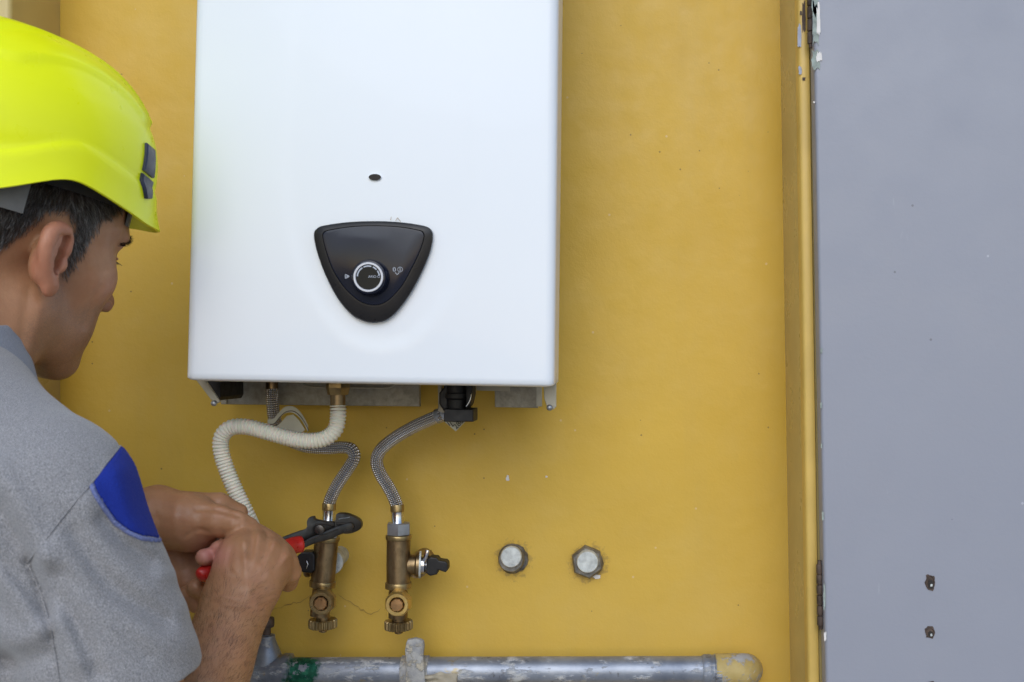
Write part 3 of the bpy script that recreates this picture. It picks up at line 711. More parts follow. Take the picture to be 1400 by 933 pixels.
# ------------------------------------------------------------------ horizontal pipe
dp = .045; sp_ = S(dp); rp = 19.0*sp_
pp = thing('water_pipe', 'galvanised paint splashed pipe running along the foot of the niche', 'pipe', P(700, 918, dp))
A, Bp = P(352, 918.5, dp), P(985, 916.5, dp)
pts, L = resample([A, Bp], .01)
obj('pipe_run', sweep(pts, lambda i, s: rp*(1+.006*math.sin(s*60)), 32), M['pipe'], pp, True)
ax = (Bp-A).normalized()
obj('coupling', lathe([(rp*.98, -.002), (rp*1.06, -.002), (rp*1.14, .001), (rp*1.14, .008), (rp*1.09, .0095), (rp*1.09, .012), (rp*1.16, .0135), (rp*1.16, .020), (rp*1.0, .022)], P(962, 916.8, dp), ax, 32), M['pipe'], pp, 35)
elb = catmull([P(978, 916.5, dp), P(1000, 916.3, dp), P(1012, 916, dp-.001), P(1019, 916, dp-.008), P(1021, 916, dp-.022), P(1021, 916, -.006)], 6)
obj('wall_elbow', sweep(elb, lambda i, s: rp*1.16 if i < 26 else rp*1.05, 28), elbow_material(), pp, True)
# tee at the left with a capped upright
te = obj('tee_fitting', lathe([(0, -.045), (rp*1.24, -.045), (rp*1.24, -.012), (rp*1.3, -.01), (rp*1.3, -.002), (rp*1.02, 0)], P(400, 918.5, dp), ax, 30), M['pipe'], pp, 30)
obj('tee_branch', lathe([(rp*1.1, -.02), (rp*1.05, .006), (rp*.8, .016), (rp*.62, .024), (rp*.62, .028), (rp*.48, .029), (0, .029)], P(364, 901, dp), (0, 0, 1), 26), M['pipe'], te, 30)
obj('bleed_plug', lathe([(.0045, 0), (.0045, .010), (.0080, .011), (.0086, .013), (.0086, .020), (.0078, .022), (0, .0225)], P(365, 870, dp), (0, 0, 1), 16), M['rust'], te, 30)
# pipe clip: a strap round the pipe with a tab up the wall
cl = thing('pipe_clip', 'pale metal strap holding the pipe to the wall, tab upright', 'pipe clip', P(568, 880, .03))
M['clip'] = clip_material()
obj('clip_tab', prism(poly([(554.5, 935), (555, 905), (553.5, 890), (555, 880), (557, 875.5), (563, 874.5), (567, 873.5), (574, 875), (578.5, 877.5), (579.5, 884), (578, 897), (580, 910), (581, 935)], .069), .007, .0012), M['clip'], cl, 40)
obj('strap', lathe([(rp*1.0, -.016), (rp*1.11, -.016), (rp*1.11, .016), (rp*1.0, .016)], P(568, 918, dp), (1, 0, 0), 30), M['clip'], cl, 30)
# mortar dab over the pipe
def lump(c, rx, ry, rz, seed, amp=.25):
    bm = bmesh.new(); bmesh.ops.create_icosphere(bm, subdivisions=4, radius=1); rr = random.Random(seed)
    ph_ = [(V((rr.uniform(-1, 1), rr.uniform(-1, 1), rr.uniform(-1, 1))).normalized()*rr.uniform(2, 9), rr.uniform(0, 6)) for _ in range(14)]
    for v in bm.verts:
        n = sum(math.sin(v.co.dot(a)+b)/(1+a.length*.25) for a, b in ph_)*amp
        v.co = v.co*(1+n); v.co = V((v.co.x*rx, v.co.y*ry, v.co.z*rz))+c
    return bm
o = obj('mortar_dab', lump(P(597, 926, .055), 26*sp_, .016, 15*sp_, 5), M['mortar'], None, True)
tag(o, 'pale lump of mortar smeared over the pipe beside the clip', 'mortar')
# ------------------------------------------------------------------ pliers
def pd(x): return .092+(490-x)/(220)*.135
def pprism(pxs, th, dd=0.0, bev=.0012): return prism([P(x, y, pd(x)+dd) for x, y in pxs], th, bev, 2)
pl = thing('pliers', 'dark adjustable pliers with red dipped grips clamped on the left valve', 'pliers', P(440, 726, .1))
def sm(pxs, n=3): return [(v.x, v.y) for v in catmull([(x, y, 0) for x, y in pxs], n, True)]
la = obj('lower_jaw', pprism(sm([(372, 757), (395, 752), (409, 744), (425, 735), (440, 729), (456, 722), (470, 717), (480, 715), (483, 718.5), (484, 722), (480, 727), (466, 731), (451, 738), (429, 744), (412, 752), (398, 759), (384, 766), (372, 768)]), .006, .003), M['tool'], pl, 40)
ua = obj('upper_jaw', pprism(sm([(360, 744), (380, 737), (401, 729), (418, 723), (419, 714), (422, 708), (429, 706.5), (431, 710.5), (439, 712), (446, 713.5), (456, 714), (466, 716), (470, 719), (462, 725), (448, 731), (432, 737), (408, 745), (392, 753), (375, 760), (362, 764)]), .006, -.003), M['tool'], pl, 40)
obj('hook_jaw', pprism(sm([(458, 714), (459, 705), (461, 702.5), (468, 702), (476, 703.5), (485, 707), (492, 712), (494, 718), (492, 724), (484, 728.5), (474, 730.5), (464, 729), (458, 724)]), .009, -.001), M['tool'], ua, 40)
obj('jaw_groove', strokes([[(418, 743), (430, 738), (444, 732), (452, 729)], [(402, 748), (418, 743)]], .0008, .135) if False else sweep(catmull([P(x, y, pd(x)+.0032) for x, y in ((404, 748), (418, 741), (432, 735), (446, 730), (462, 724))], 4), .0009, 6), M['groove'], la, True)
obj('pivot_slot', sweep(catmull([P(x, y, pd(x)-.0028+.0005) for x, y in ((432, 718), (440, 716.5), (449, 717), (456, 719))], 4), .0012, 8), M['groove'], ua, True)
obj('jaw_slot', sweep(catmull([P(x, y, pd(x)-.0004) for x, y in ((460, 716), (470, 716.5), (478, 718.5), (480, 720.5), (474, 723))], 4), .0014, 8), M['groove'], ua, True)
obj('worn_edge', sweep(catmull([P(x, y, pd(x)-.0008) for x, y in ((463, 710), (468, 708.8), (474, 708.3), (478, 707.2))], 4), .0006, 6), M['steel'], ua, True)
obj('pivot_bolt', lathe(bevel_cyl(.0055, 0, .005, .0012), P(438, 724, pd(438)+.001), (0, -1, 0), 20), M['tool'], pl, 30)
def grip(ps, r, par):
    q, L = resample(catmull([P(*p) for p in ps], 6), .003)
    return obj('handle_grip', sweep(q, lambda i, s: r*min(1, math.sqrt(max(.02, min(1, (L-s)/.010))))*(1+.04*math.sin(s*90)), 18), M['grip'], par, True)
grip([(412, 744, pd(412)), (396, 748, pd(396)+.001), (350, 768, .195), (305, 778, .228), (281, 784, .252), (270, 781, .262)], .0092, la)
grip([(384, 742, pd(384)-.004), (372, 744, pd(372)-.004), (345, 750, .19), (315, 758, .216), (302, 768, .236), (294, 774, .246)], .0078, ua)
# ================================================================== the person
def nv(*a): return np.array(a, dtype=np.float64)
def Pn(px, py, d): p = P(px, py, d); return nv(p.x, p.y, p.z)
class Field:
    """a solid described by smoothly joined primitives, meshed as one continuous surface"""
    def __init__(s): s.pr = []
    def add(s, f, c, rad, k=.01, op='u'): s.pr.append((f, np.asarray(c, float), rad, k, op)); return s
    def ell(s, c, r, ax=None, k=.01, op='u'):
        c = np.asarray(c, float); r = np.asarray(r, float); A = np.eye(3) if ax is None else np.asarray(ax, float)
        def f(p):
            q = (p-c) @ A.T; k0 = np.linalg.norm(q/r, axis=1); k1 = np.linalg.norm(q/(r*r), axis=1)
            return np.where(k1 > 1e-9, k0*(k0-1)/np.maximum(k1, 1e-9), -r.min())
        return s.add(f, c, r.max(), k, op)
    def cone(s, a, b, ra, rb=None, k=.01, op='u'):
        a = np.asarray(a, float); b = np.asarray(b, float); rb = ra if rb is None else rb
        ba = b-a; l2 = max(ba@ba, 1e-12)
        def f(p):
            t = np.clip(((p-a)@ba)/l2, 0, 1); return np.linalg.norm(p-a-t[:, None]*ba, axis=1)-(ra+(rb-ra)*t)
        return s.add(f, (a+b)/2, math.sqrt(l2)/2+max(ra, rb), k, op)
    def chain(s, pts, rs, k=.004, k0=None, op='u'):
        for i in range(len(pts)-1): s.cone(pts[i], pts[i+1], rs[i], rs[i+1], (k0 if (i == 0 and k0) else k), op)
        return s
    def ev(s, p, cen=None, R_=None, upto=None):
        d = np.full(len(p), 1.0)
        for f, c, rad, k, op in s.pr:
            if cen is not None and np.linalg.norm(c-cen)-rad > R_+max(k, .05)+.006: continue
            e = f(p)
            if op == 'u':
                h = np.maximum(k-np.abs(d-e), 0)/k; d = np.minimum(d, e)-h*h*k*.25
            elif op == 's':
                e = -e; h = np.maximum(k-np.abs(d-e), 0)/k; d = np.maximum(d, e)+h*h*k*.25
            elif op == 'i':
                h = np.maximum(k-np.abs(d-e), 0)/k; d = np.maximum(d, e)+h*h*k*.25
        return d
def mesh_field(ev, lo, hi, h, name, B=14, slack=1.5, pad=.02):
    """surface nets over sparse blocks"""
    lo = np.asarray(lo, float); hi = np.asarray(hi, float); n = np.ceil((hi-lo)/h/B).astype(int)
    Rb = B*h*math.sqrt(3)/2
    I = np.stack(np.meshgrid(*[np.arange(k) for k in n], indexing='ij'), -1).reshape(-1, 3)
    C = lo+(I+.5)*B*h; dc = ev(C, None, None); act = np.abs(dc) < Rb*slack+pad
    N = n*B+2; st = nv(N[1]*N[2], N[2], 1).astype(np.int64)
    g = np.stack(np.meshgrid(*[np.arange(B+1)]*3, indexing='ij'), -1).reshape(-1, 3)
    keys = []; verts = []; quads = []
    cor = [(a, b, c) for a in (0, 1) for b in (0, 1) for c in (0, 1)]
    edges = [(i, j) for i in range(8) for j in range(i+1, 8) if sum(abs(np.array(cor[i])-np.array(cor[j]))) == 1]
    for ib, cen in zip(I[act], C[act]):
        base = ib*B; d = ev(lo+(base+g)*h, cen, Rb).reshape(B+1, B+1, B+1); sg = d < 0
        if sg.all() or not sg.any(): continue
        cs = [sg[a:a+B, b:b+B, c:c+B] for a, b, c in cor]; cnt = sum(x.astype(np.int8) for x in cs)
        ci = np.argwhere((cnt > 0) & (cnt < 8))
        if len(ci):
            dv = np.stack([d[ci[:, 0]+a, ci[:, 1]+b, ci[:, 2]+c] for a, b, c in cor], 1)
            acc = np.zeros((len(ci), 3)); num = np.zeros(len(ci))
            for i, j in edges:
                m_ = (dv[:, i] < 0) != (dv[:, j] < 0); t = dv[:, i]/(dv[:, i]-dv[:, j]+1e-12*(~m_))
                t = np.clip(np.where(m_, t, 0), 0, 1); pt = np.array(cor[i])+t[:, None]*(np.array(cor[j])-np.array(cor[i]))
                acc += pt*m_[:, None]; num += m_
            verts.append(lo+(base+ci+acc/num[:, None])*h); keys.append((base+ci)@st)
        for ax_ in range(3):
            sl = [slice(0, B)]*3; sl2 = list(sl); sl2[ax_] = slice(1, B+1)
            a_ = sg[tuple(sl)]; b_ = sg[tuple(sl2)]; e = np.argwhere(a_ != b_)
            if not len(e): continue
            ins = a_[e[:, 0], e[:, 1], e[:, 2]]; u = np.zeros(3, int); v = np.zeros(3, int); u[(ax_+1) % 3] = 1; v[(ax_+2) % 3] = 1
            G = base+e; q = np.stack([(G-u-v)@st, (G-v)@st, G@st, (G-u)@st], 1)
            q[~ins] = q[~ins][:, ::-1]; quads.append(q)
    keys = np.concatenate(keys); verts = np.concatenate(verts); quads = np.concatenate(quads)
    o = np.argsort(keys); ks_ = keys[o]; idx = np.searchsorted(ks_, quads); idx = np.clip(idx, 0, len(ks_)-1)
    ok = (ks_[idx] == quads).all(1); F_ = o[idx[ok]]
    me = bpy.data.meshes.new(name)
    me.vertices.add(len(verts)); me.vertices.foreach_set('co', verts.astype(np.float32).ravel())
    me.loops.add(len(F_)*4); me.loops.foreach_set('vertex_index', F_.astype(np.int32).ravel())
    me.polygons.add(len(F_)); me.polygons.foreach_set('loop_start', np.arange(0, len(F_)*4, 4, dtype=np.int32))
    me.update(calc_edges=True); me.validate(); me.shade_smooth()
    return me
def coords(me):
    a = np.empty(len(me.vertices)*3, np.float32); me.vertices.foreach_get('co', a); return a.reshape(-1, 3).astype(float)
def setattr_(me, name, val):
    at = me.attributes.new(name, 'FLOAT', 'POINT'); at.data.foreach_set('value', val.astype(np.float32))
def setcol(me, name, rgb):
    at = me.color_attributes.new(name, 'FLOAT_COLOR', 'POINT')
    a = np.ones((len(rgb), 4), np.float32); a[:, :3] = rgb; at.data.foreach_set('color', a.ravel())
def sst(x, a, b): t = np.clip((x-a)/(b-a), 0, 1); return t*t*(3-2*t)
def topx(p):
    """picture position of world points, used to author seams on the cloth"""
    dep = p[:, 1]+CD; return VX+p[:, 0]/dep*F, VY-(p[:, 2]-CZ)/dep*F, -p[:, 1]
def wav(p, sc, seed, n=10):
    rr = np.random.RandomState(seed); out = np.zeros(len(p))
    for _ in range(n):
        k = rr.normal(size=3); k *= sc*rr.uniform(.5, 1.6)/np.linalg.norm(k); out += np.sin(p@k+rr.uniform(0, 6.28))
    return out/math.sqrt(n)
# ---- head frame
PSI, PIT = R(64), R(10)
hf = nv(math.cos(PSI)*math.cos(PIT), math.sin(PSI)*math.cos(PIT), -math.sin(PIT)); hr = nv(math.sin(PSI), -math.cos(PSI), 0); hu = np.cross(hr, hf)
ROLL = R(10); hu, hr = hu*math.cos(ROLL)+hr*math.sin(ROLL), hr*math.cos(ROLL)-hu*math.sin(ROLL)
HA = np.stack([hf, hr, hu])
E_ = Pn(70, 356, .39); HO = E_-.074*hr
def H(f, r, u): return HO+hf*f+hr*r+hu*u
def toH(p): return (p-HO)@HA.T
# ---- torso frame
PT = R(62); tf = nv(math.cos(PT), math.sin(PT), 0); tr = nv(math.sin(PT), -math.cos(PT), 0); tu = nv(0, 0, 1); TA = np.stack([tf, tr, tu])
CH = nv(-.575, -.425, 1.255)
RSH = nv(-.430, -.482, 1.340); LSH = CH-.155*tr+.075*tf+nv(0, 0, .085)
REL = Pn(228, 1090, .45); RWR = Pn(325, 820, .275)
LEL = nv(-.70, -.185, 1.15); LWR = Pn(214, 707, .215)
NB_ = nv(-.562, -.425, 1.404)
bd = Field()
bd.ell(H(-.004, 0, .055), (.098, .077, .083), HA)
bd.ell(H(-.046, 0, .028), (.055, .060, .055), HA, .03)
bd.ell(H(.055, 0, .045), (.041, .060, .042), HA, .03)
bd.ell(H(.043, 0, -.012), (.050, .057, .058), HA, .03)
for sg_ in (-1, 1):
    bd.cone(H(.010, sg_*.052, -.046), H(.074, sg_*.021, -.087), .018, .017, .028)
bd.ell(H(.080, 0, -.085), (.018, .022, .017), HA, .02)
bd.ell(H(.068, 0, -.045), (.031, .034, .032), HA, .022)
for sg_ in (-1, 1): bd.ell(H(.056, sg_*.030, -.046), (.030, .024, .032), HA, .02)
bd.ell(H(.032, 0, -.060), (.052, .046, .030), HA, .03)
for sg_ in (-1, 1):
    bd.ell(H(.060, sg_*.046, -.006), (.026, .016, .018), HA, .03)
    bd.cone(H(.086, sg_*.040, .041), H(.095, sg_*.010, .040), .0095, .009, .014)
    bd.ell(H(.100, sg_*.033, .022), (.015, .016, .012), HA, .012, 's')
    bd.ell(H(.079, sg_*.0325, .024), (.0135, .0150, .0130), HA, .004)
    bd.cone(H(.0915, sg_*.0325+.009*-1, .0205), H(.0915, sg_*.0325+.009, .0205), .0016, .0016, .002)
bd.cone(H(.093, 0, .034), H(.1215, 0, -.018), .0062, .0080, .012)
bd.ell(H(.1235, 0, -.022), (.0085, .0085, .0080), HA, .006)
for sg_ in (-1, 1):
    bd.ell(H(.112, sg_*.0125, -.025), (.0110, .0058, .0075), HA, .006)
    bd.ell(H(.113, sg_*.0095, -.0320), (.0050, .0034, .0042), HA, .002, 's')
bd.cone(H(.088, -.018, -.049), H(.0975, 0, -.046), .0045, .0058, .006); bd.cone(H(.088, .018, -.049), H(.0975, 0, -.046), .0045, .0058, .006)
bd.cone(H(.087, -.016, -.056), H(.0955, 0, -.0575), .0045, .0060, .005); bd.cone(H(.087, .016, -.056), H(.0955, 0, -.0575), .0045, .0060, .005)
# neck and trunk
bd.cone(H(-.030, 0, -.025), NB_, .052, .060, .03)
bd.cone(H(.005, .045, -.045), NB_+tf*.05+tr*.015, .017, .013, .03)
# ears
def dch(pts, rs, n=4):
    q_ = catmull([tuple(p) for p in pts], n); m_ = len(pts); t_ = np.linspace(0, m_-1, len(q_)); return [nv(*v) for v in q_], list(np.interp(t_, range(m_), rs))
def ear(sg_):
    tl = R(13); ea = hf*math.cos(tl)-hr*sg_*math.sin(tl); eb = hu*.985-hf*.16; en = np.cross(ea, eb)*sg_
    en = en if en@(hr*sg_) > 0 else -en
    EA = np.stack([ea, eb, en]); O = H(-.006, sg_*.0775, -.001)+en*.004
    def e(a, b, n): return O+ea*a*.88+eb*b*.86+en*n*.95
    bd.ell(e(-.006, .004, .002), (.0130, .0230, .0048), EA, .006)
    bd.ell(e(.000, .000, -.006), (.016, .022, .010), EA, .008)
    ES = .92
    hx = [(.0100, .006, .003), (.0125, .016, .0045), (.0105, .0265, .006), (.002, .0335, .0075), (-.009, .0325, .0085), (-.0175, .0245, .009), (-.0205, .012, .009), (-.0185, -.001, .008), (-.0130, -.013, .0065), (-.006, -.0225, .005)]
    bd.chain(*dch([e(*q) for q in hx], [.0030, .0036, .0042, .0048, .0052, .0054, .0052, .0046, .0042, .0050]), .0035)
    bd.ell(e(-.0015, -.0265, .004), (.0082, .0090, .0050), EA, .006)
    bd.chain(*dch([e(*q) for q in [(.002, .024, .005), (-.0075, .019, .0065), (-.0115, .007, .007), (-.0090, -.006, .0065), (-.0020, -.0135, .006)]], [.0028, .0034, .0036, .0034, .0034]), .004)
    bd.ell(e(-.0005, .0025, .0075), (.0080, .0135, .0125), EA, .002, 's')
    bd.ell(e(.0035, .020, .0080), (.0058, .0080, .0070), EA, .002, 's')
    bd.ell(e(.0095, -.0025, .0055), (.0034, .0060, .0040), EA, .003)
    return O
for sg_ in (-1, 1): ear(sg_)
bd.ell(CH, (.090, .122, .15), TA, .05)
bd.ell(nv(-.60, -.44, 1.06), (.10, .145, .20), TA, .06)
bd.cone(RSH, LSH, .042, .042, .04)
bd.cone(NB_+nv(0,0,-.02), (RSH+CH)/2+nv(0, 0, .05), .050, .040, .03); bd.cone(NB_+nv(0,0,-.02), (LSH+CH)/2+nv(0, 0, .05), .050, .040, .03)
bd.cone(RSH, REL, .047, .042, .02)
bl = Field(); bl.cone(LSH, LEL, .048, .043, .03); bl.cone(LEL, LWR, .042, .028, .02)
fa = RWR-REL
bd.cone(REL, REL+fa*.35, .041, .0385, .02); bd.cone(REL+fa*.35, RWR, .0385, .0305, .02)
# right hand (back of the hand to the camera, closed round the pliers)
HOFF = [-6, 9]
def hp(x, y, d): return Pn(x+HOFF[0], y+HOFF[1], d)
bd.cone(RWR, hp(345, 778, .262), .0295, .0300, .02)
bd.cone(hp(334, 778, .262), hp(342, 746, .245), .0180, .0165, .02)
bd.cone(hp(358, 780, .262), hp(377, 765, .238), .0225, .0175, .02)
bd.cone(hp(338, 752, .252), hp(374, 758, .243), .0215, .0205, .018)
TEND = 1
kn_ = [((340, 735, .236), .0150), ((352, 729, .233), .0148), ((372, 741, .230), .0140), ((388, 757, .229), .0128)]
for (q, r_) in kn_: bd.ell(hp(*q), (r_, r_, r_), None, .012)
for (q, r_) in kn_[1:]: bd.cone(hp(346, 800, .2885), hp(q[0]+1, q[1]+9, q[2]+.0235), .0050, .0044, .006)
for (q, r_) in kn_: bd.ell(hp(q[0]+1, q[1]+4, q[2]+.0190), (.0098, .0095, .0090), None, .005)
fing = [[(340, 735, .236), (335, 738, .192), (306, 748, .170), (296, 756, .188)], [(352, 729, .233), (356, 738, .186), (330, 752, .160), (314, 762, .180)],
        [(372, 741, .230), (381, 753, .186), (355, 768, .156), (334, 776, .178)], [(388, 757, .229), (397, 781, .200), (376, 790, .164), (352, 794, .182)]]
for ps_ in fing: bd.chain([hp(*q) for q in ps_], [.0132, .0112, .0098, .0085], .003, .010)
bd.chain([hp(330, 790, .255), hp(322, 775, .235), hp(324, 752, .210), hp(334, 742, .192)], [.018, .0130, .0112, .0095], .006, .016)
bd.chain([hp(398, 762, .236), hp(404, 774, .228), hp(400, 788, .205)], [.0108, .0100, .0098], .003, .005)
HOFF[:] = [0, 3]
# left hand (palm up, thumb over the top, fingertips curling back over the grips)
bl.cone(LWR, hp(262, 714, .215), .0275, .0255, .02)
bl.cone(hp(222, 748, .185), hp(252, 778, .180), .0240, .0230, .02)
bl.cone(hp(232, 735, .180), hp(285, 750, .160), .0220, .0170, .02)
bl.cone(hp(246, 775, .190), hp(268, 803, .190), .0190, .0170, .018)
bl.chain([hp(262, 708, .225), hp(298, 709, .235), hp(322, 713, .238), hp(340, 716, .232)], [.0260, .0155, .0122, .0095], .006, .02)
bl.chain([hp(264, 690, .195), hp(300, 686, .188), hp(325, 699, .175), hp(322, 725, .160)], [.0160, .0112, .0098, .0088], .003, .005)
lf = [[(290, 735, .180), (316, 750, .178), (318, 743, .220), (299, 748, .248)], [(280, 760, .182), (302, 774, .178), (303, 758, .228), (279, 759, .256)],
      [(268, 785, .188), (290, 803, .190), (284, 812, .225), (268, 800, .238)], [(252, 792, .195), (272, 818, .200), (268, 822, .220), (256, 808, .232)]]
for ps_, r_ in zip(lf, (.0098, .0100, .0108, .0095)): bl.chain([hp(*q) for q in ps_], [r_*1.15, r_, r_*.94, r_*.86], .003, .012)
def segd(x, y, a, b):
    e = b-a; wx = x-a[0]; wy = y-a[1]; t = np.clip((wx*e[0]+wy*e[1])/(e@e), 0, 1); return np.hypot(wx-e[0]*t, wy-e[1]*t)
def pold(x, y, pl_):       # distance to a smoothed polyline on the cloth
    ps_ = catmull([(q_[0], q_[1], 0) for q_ in pl_], 3); d_ = np.full(len(x), 1e9)
    for a, b in zip(ps_, ps_[1:]): d_ = np.minimum(d_, segd(x, y, nv(a.x, a.y), nv(b.x, b.y)))
    return d_
def body_ev(p, c=None, Rb=None):
    d = bd.ev(p, c, Rb); e = bl.ev(p, c, Rb); h_ = np.maximum(.0016-np.abs(d-e), 0)/.0016; d = np.minimum(d, e)-h_*h_*.0004
    if c is not None:
        # creases of wrists and knuckles
        m_ = (p[:, 0] > -.46)
        bx_, by_, bd_ = topx(c[None, :])
        if 180 < bx_[0] < 430 and 650 < by_[0] < 860:
            x, y, dd = topx(p); nh = sst(dd, .235, .25)*sst(x, 285, 300)
            for kx, ky, ka in ((333, 741, 1.0), (354, 731, 1.0), (376, 742, 1.1), (393, 760, 1.0)):
                d = d-nh*.0026*ka*np.exp(-((x-kx)**2+(y-ky)**2)/(8.0**2))
                w0 = np.hypot(x-kx, y-ky); tl_ = segd(x, y, nv(338, 815), nv(kx, ky)); d = d-nh*.0013*np.exp(-(tl_/4.2)**2)*sst(y, 822, 795)
            for pl_, am, sw in ([(343, 724), (345, 740), (343, 760)], .0014, 4.), ([(366, 728), (365, 748), (358, 770)], .0014, 4.), ([(388, 745), (384, 762), (372, 782)], .0014, 4.), \
                ([(286, 812), (318, 821), (350, 822), (376, 812)], .0009, 2.4), ([(283, 820), (316, 829), (350, 830), (374, 821)], .0008, 2.2), ([(322, 790), (312, 775), (316, 752)], .0016, 4.):
                d = d+nh*am*np.exp(-(pold(x, y, pl_)/sw)**2)
            nl = sst(dd, .19, .21)*(1-sst(x, 345, 352))*(1-sst(y, 738, 742))
            for pl_, am, sw in ([(268, 697), (295, 698), (325, 706)], .0022, 3.0), ([(254, 734), (270, 724), (284, 727)], .0012, 3.), ([(322, 704), (324, 712), (322, 722)], .0008, 1.8), ([(328, 706), (330, 713), (328, 721)], .0007, 1.8), ([(212, 700), (218, 715), (216, 735)], .0007, 2.4):
                d = d+nl*am*np.exp(-(pold(x, y, pl_)/sw)**2)
        if -40 < bx_[0] < 200 and 320 < by_[0] < 560 and bd_[0] > .2:
            x, y, dd = topx(p); nf = sst(dd, .27, .30)
            for pl_, am, sw in ([(138, 392), (128, 405), (120, 425), (114, 445)], .0012, 5.), ([(-5, 470), (15, 488), (34, 512)], .0010, 3.), ([(148, 368), (142, 372), (138, 370)], .0009, 2.5), ([(58, 498), (48, 508), (38, 505)], .0010, 4.), ([(40, 395), (34, 430), (28, 465)], .0012, 7.):
                d = d+nf*am*np.exp(-(pold(x, y, pl_)/sw)**2)
            d = d-nf*.0012*np.exp(-(pold(x, y, [(56, 420), (50, 450), (40, 480)])/7.)**2)
        if m_.any():
            d = d + np.where(m_, .00022*wav(p, 420, 5, 8)+.0003*wav(p, 120, 9, 6), 0)
    return d
bme = mesh_field(body_ev, (-.80, -.62, .93), (-.22, -.02, 1.72), .0019, 'body', slack=1.9)
bc = coords(bme)
q = toH(bc); ax_f, ax_r, ax_u = q[:, 0], q[:, 1], q[:, 2]
headm = (bc[:, 2] > 1.39) & (np.abs(ax_r) < .11) & (ax_f < .14)
def inpoly(x, y, pol):
    ins = np.zeros(len(x), bool); n = len(pol)
    for i in range(n):
        ax0, ay0 = pol[i]; bx0, by0 = pol[(i+1) % n]
        c_ = ((ay0 > y) != (by0 > y)) & (x < ax0+(y-ay0)*(bx0-ax0)/(by0-ay0+1e-12)); ins ^= c_
    return ins
def polsd(x, y, pol):
    d = np.full(len(x), 1e9); n = len(pol)
    for i in range(n):
        a = np.array(pol[i]); b = np.array(pol[(i+1) % n]); e = b-a; wx = x-a[0]; wy = y-a[1]
        t = np.clip((wx*e[0]+wy*e[1])/(e@e), 0, 1); d = np.minimum(d, np.hypot(wx-e[0]*t, wy-e[1]*t))
    return np.where(inpoly(x, y, pol), -d, d)
beard = [(.026, -.010), (.030, -.030), (.045, -.038), (.060, -.030), (.085, -.024), (.13, -.030), (.13, -.13), (.0, -.115), (-.005, -.06), (.012, -.03)]
bm_ = (1-sst(polsd(ax_f, ax_u, beard), -.006, .008))*headm
earm = sst(np.abs(ax_r), .076, .084)*(np.abs(ax_u) < .045)*(ax_f < .03)*(ax_f > -.04)*headm
px_, py_, d_ = topx(bc)
tips = np.exp(-(((px_-288)/24)**2+((py_-757)/17)**2))*(d_ > .215)*(d_ < .30)
cheek = np.exp(-(((ax_f-.075)/.02)**2+((ax_u+.012)/.018)**2))*headm
nose = np.exp(-(((ax_f-.120)/.014)**2+((ax_u+.020)/.014)**2))*headm
lip = np.exp(-(((ax_f-.104)/.007)**2+((ax_u+.051)/.009)**2+((ax_r)/.020)**2))*headm
setattr_(bme, 'beard', bm_); setattr_(bme, 'red', np.clip(earm*.6+tips*1.0+cheek*.35+nose*.5+lip, 0, 1)); setattr_(bme, 'tips', tips)
def skin_mat():
    s = NB('tanned skin')
    c = s.ramp(s.noise(55, 5, .6), [(.3, (.385, .188, .092)), (.7, (.46, .24, .125))])
    c = s.mix(s.ramp(s.noise(22, 4, .6, off=(3, 1, 1)), [(.4, 0.), (.65, .5)]), c, (.36, .15, .075))
    at = s.n('ShaderNodeAttribute', attribute_name='red'); c = s.mix(s.math('MULTIPLY', at.outputs['Fac'], .55), c, (.60, .20, .15))
    ab = s.n('ShaderNodeAttribute', attribute_name='beard')
    st = s.ramp(s.noise(900, 2, .5), [(.42, 1.), (.56, 0.)])
    k = s.math('MULTIPLY', ab.outputs['Fac'], s.math('ADD', s.math('MULTIPLY', st, .34), .10)); c = s.mix(k, c, (.13, .085, .065))
    at2 = s.n('ShaderNodeAttribute', attribute_name='tips'); c = s.mix(s.math('MULTIPLY', at2.outputs['Fac'], .5), c, (.62, .27, .24))
    fr_ = s.ramp(s.noise(170, 3, .6, off=(2, 9, 4)), [(.66, 0.), (.72, 1.)]); c = s.mix(s.math('MULTIPLY', fr_, .18), c, (.24, .11, .06))
    b = s.bump(s.noise(1100, 3, .6), .35, .0004); b = s.bump(s.noise(330, 4, .6, dist=.8), .38, .0008, b)
    return s.done(c, s.ramp(s.noise(160, 4, .7), [(.3, .34), (.7, .58)]), 0, b, Subsurface_Weight=.14, Subsurface_Scale=.006, Subsurface_Radius=(1, .35, .2))
skin = skin_mat()
pe = thing('person', 'man in grey shirt with blue shoulder patch bending over the pliers', 'person', (-.585, -.42, 0))
body = obj('body', bme, skin, pe)
# ---- clothes
sf = Field()
sf.ell(CH, (.112, .150, .17), TA, .05); sf.ell(nv(-.602, -.442, 1.05), (.112, .150, .20), TA, .08)
sf.cone(RSH, LSH, .056, .056, .05)
sf.cone(NB_+nv(0, 0, .008), (RSH+CH)/2+nv(0, 0, .072), .069, .053, .05); sf.cone(NB_+nv(0, 0, -.004), (LSH+CH)/2+nv(0, 0, .06), .068, .052, .05)
sf.cone(NB_+nv(.03, -.01, 0), RSH+nv(-.012, 0, .014), .052, .052, .03)
UA = REL-RSH; ual = np.linalg.norm(UA); ua_n = UA/ual
SLV = RSH+UA*.635+nv(-.006, 0, 0)

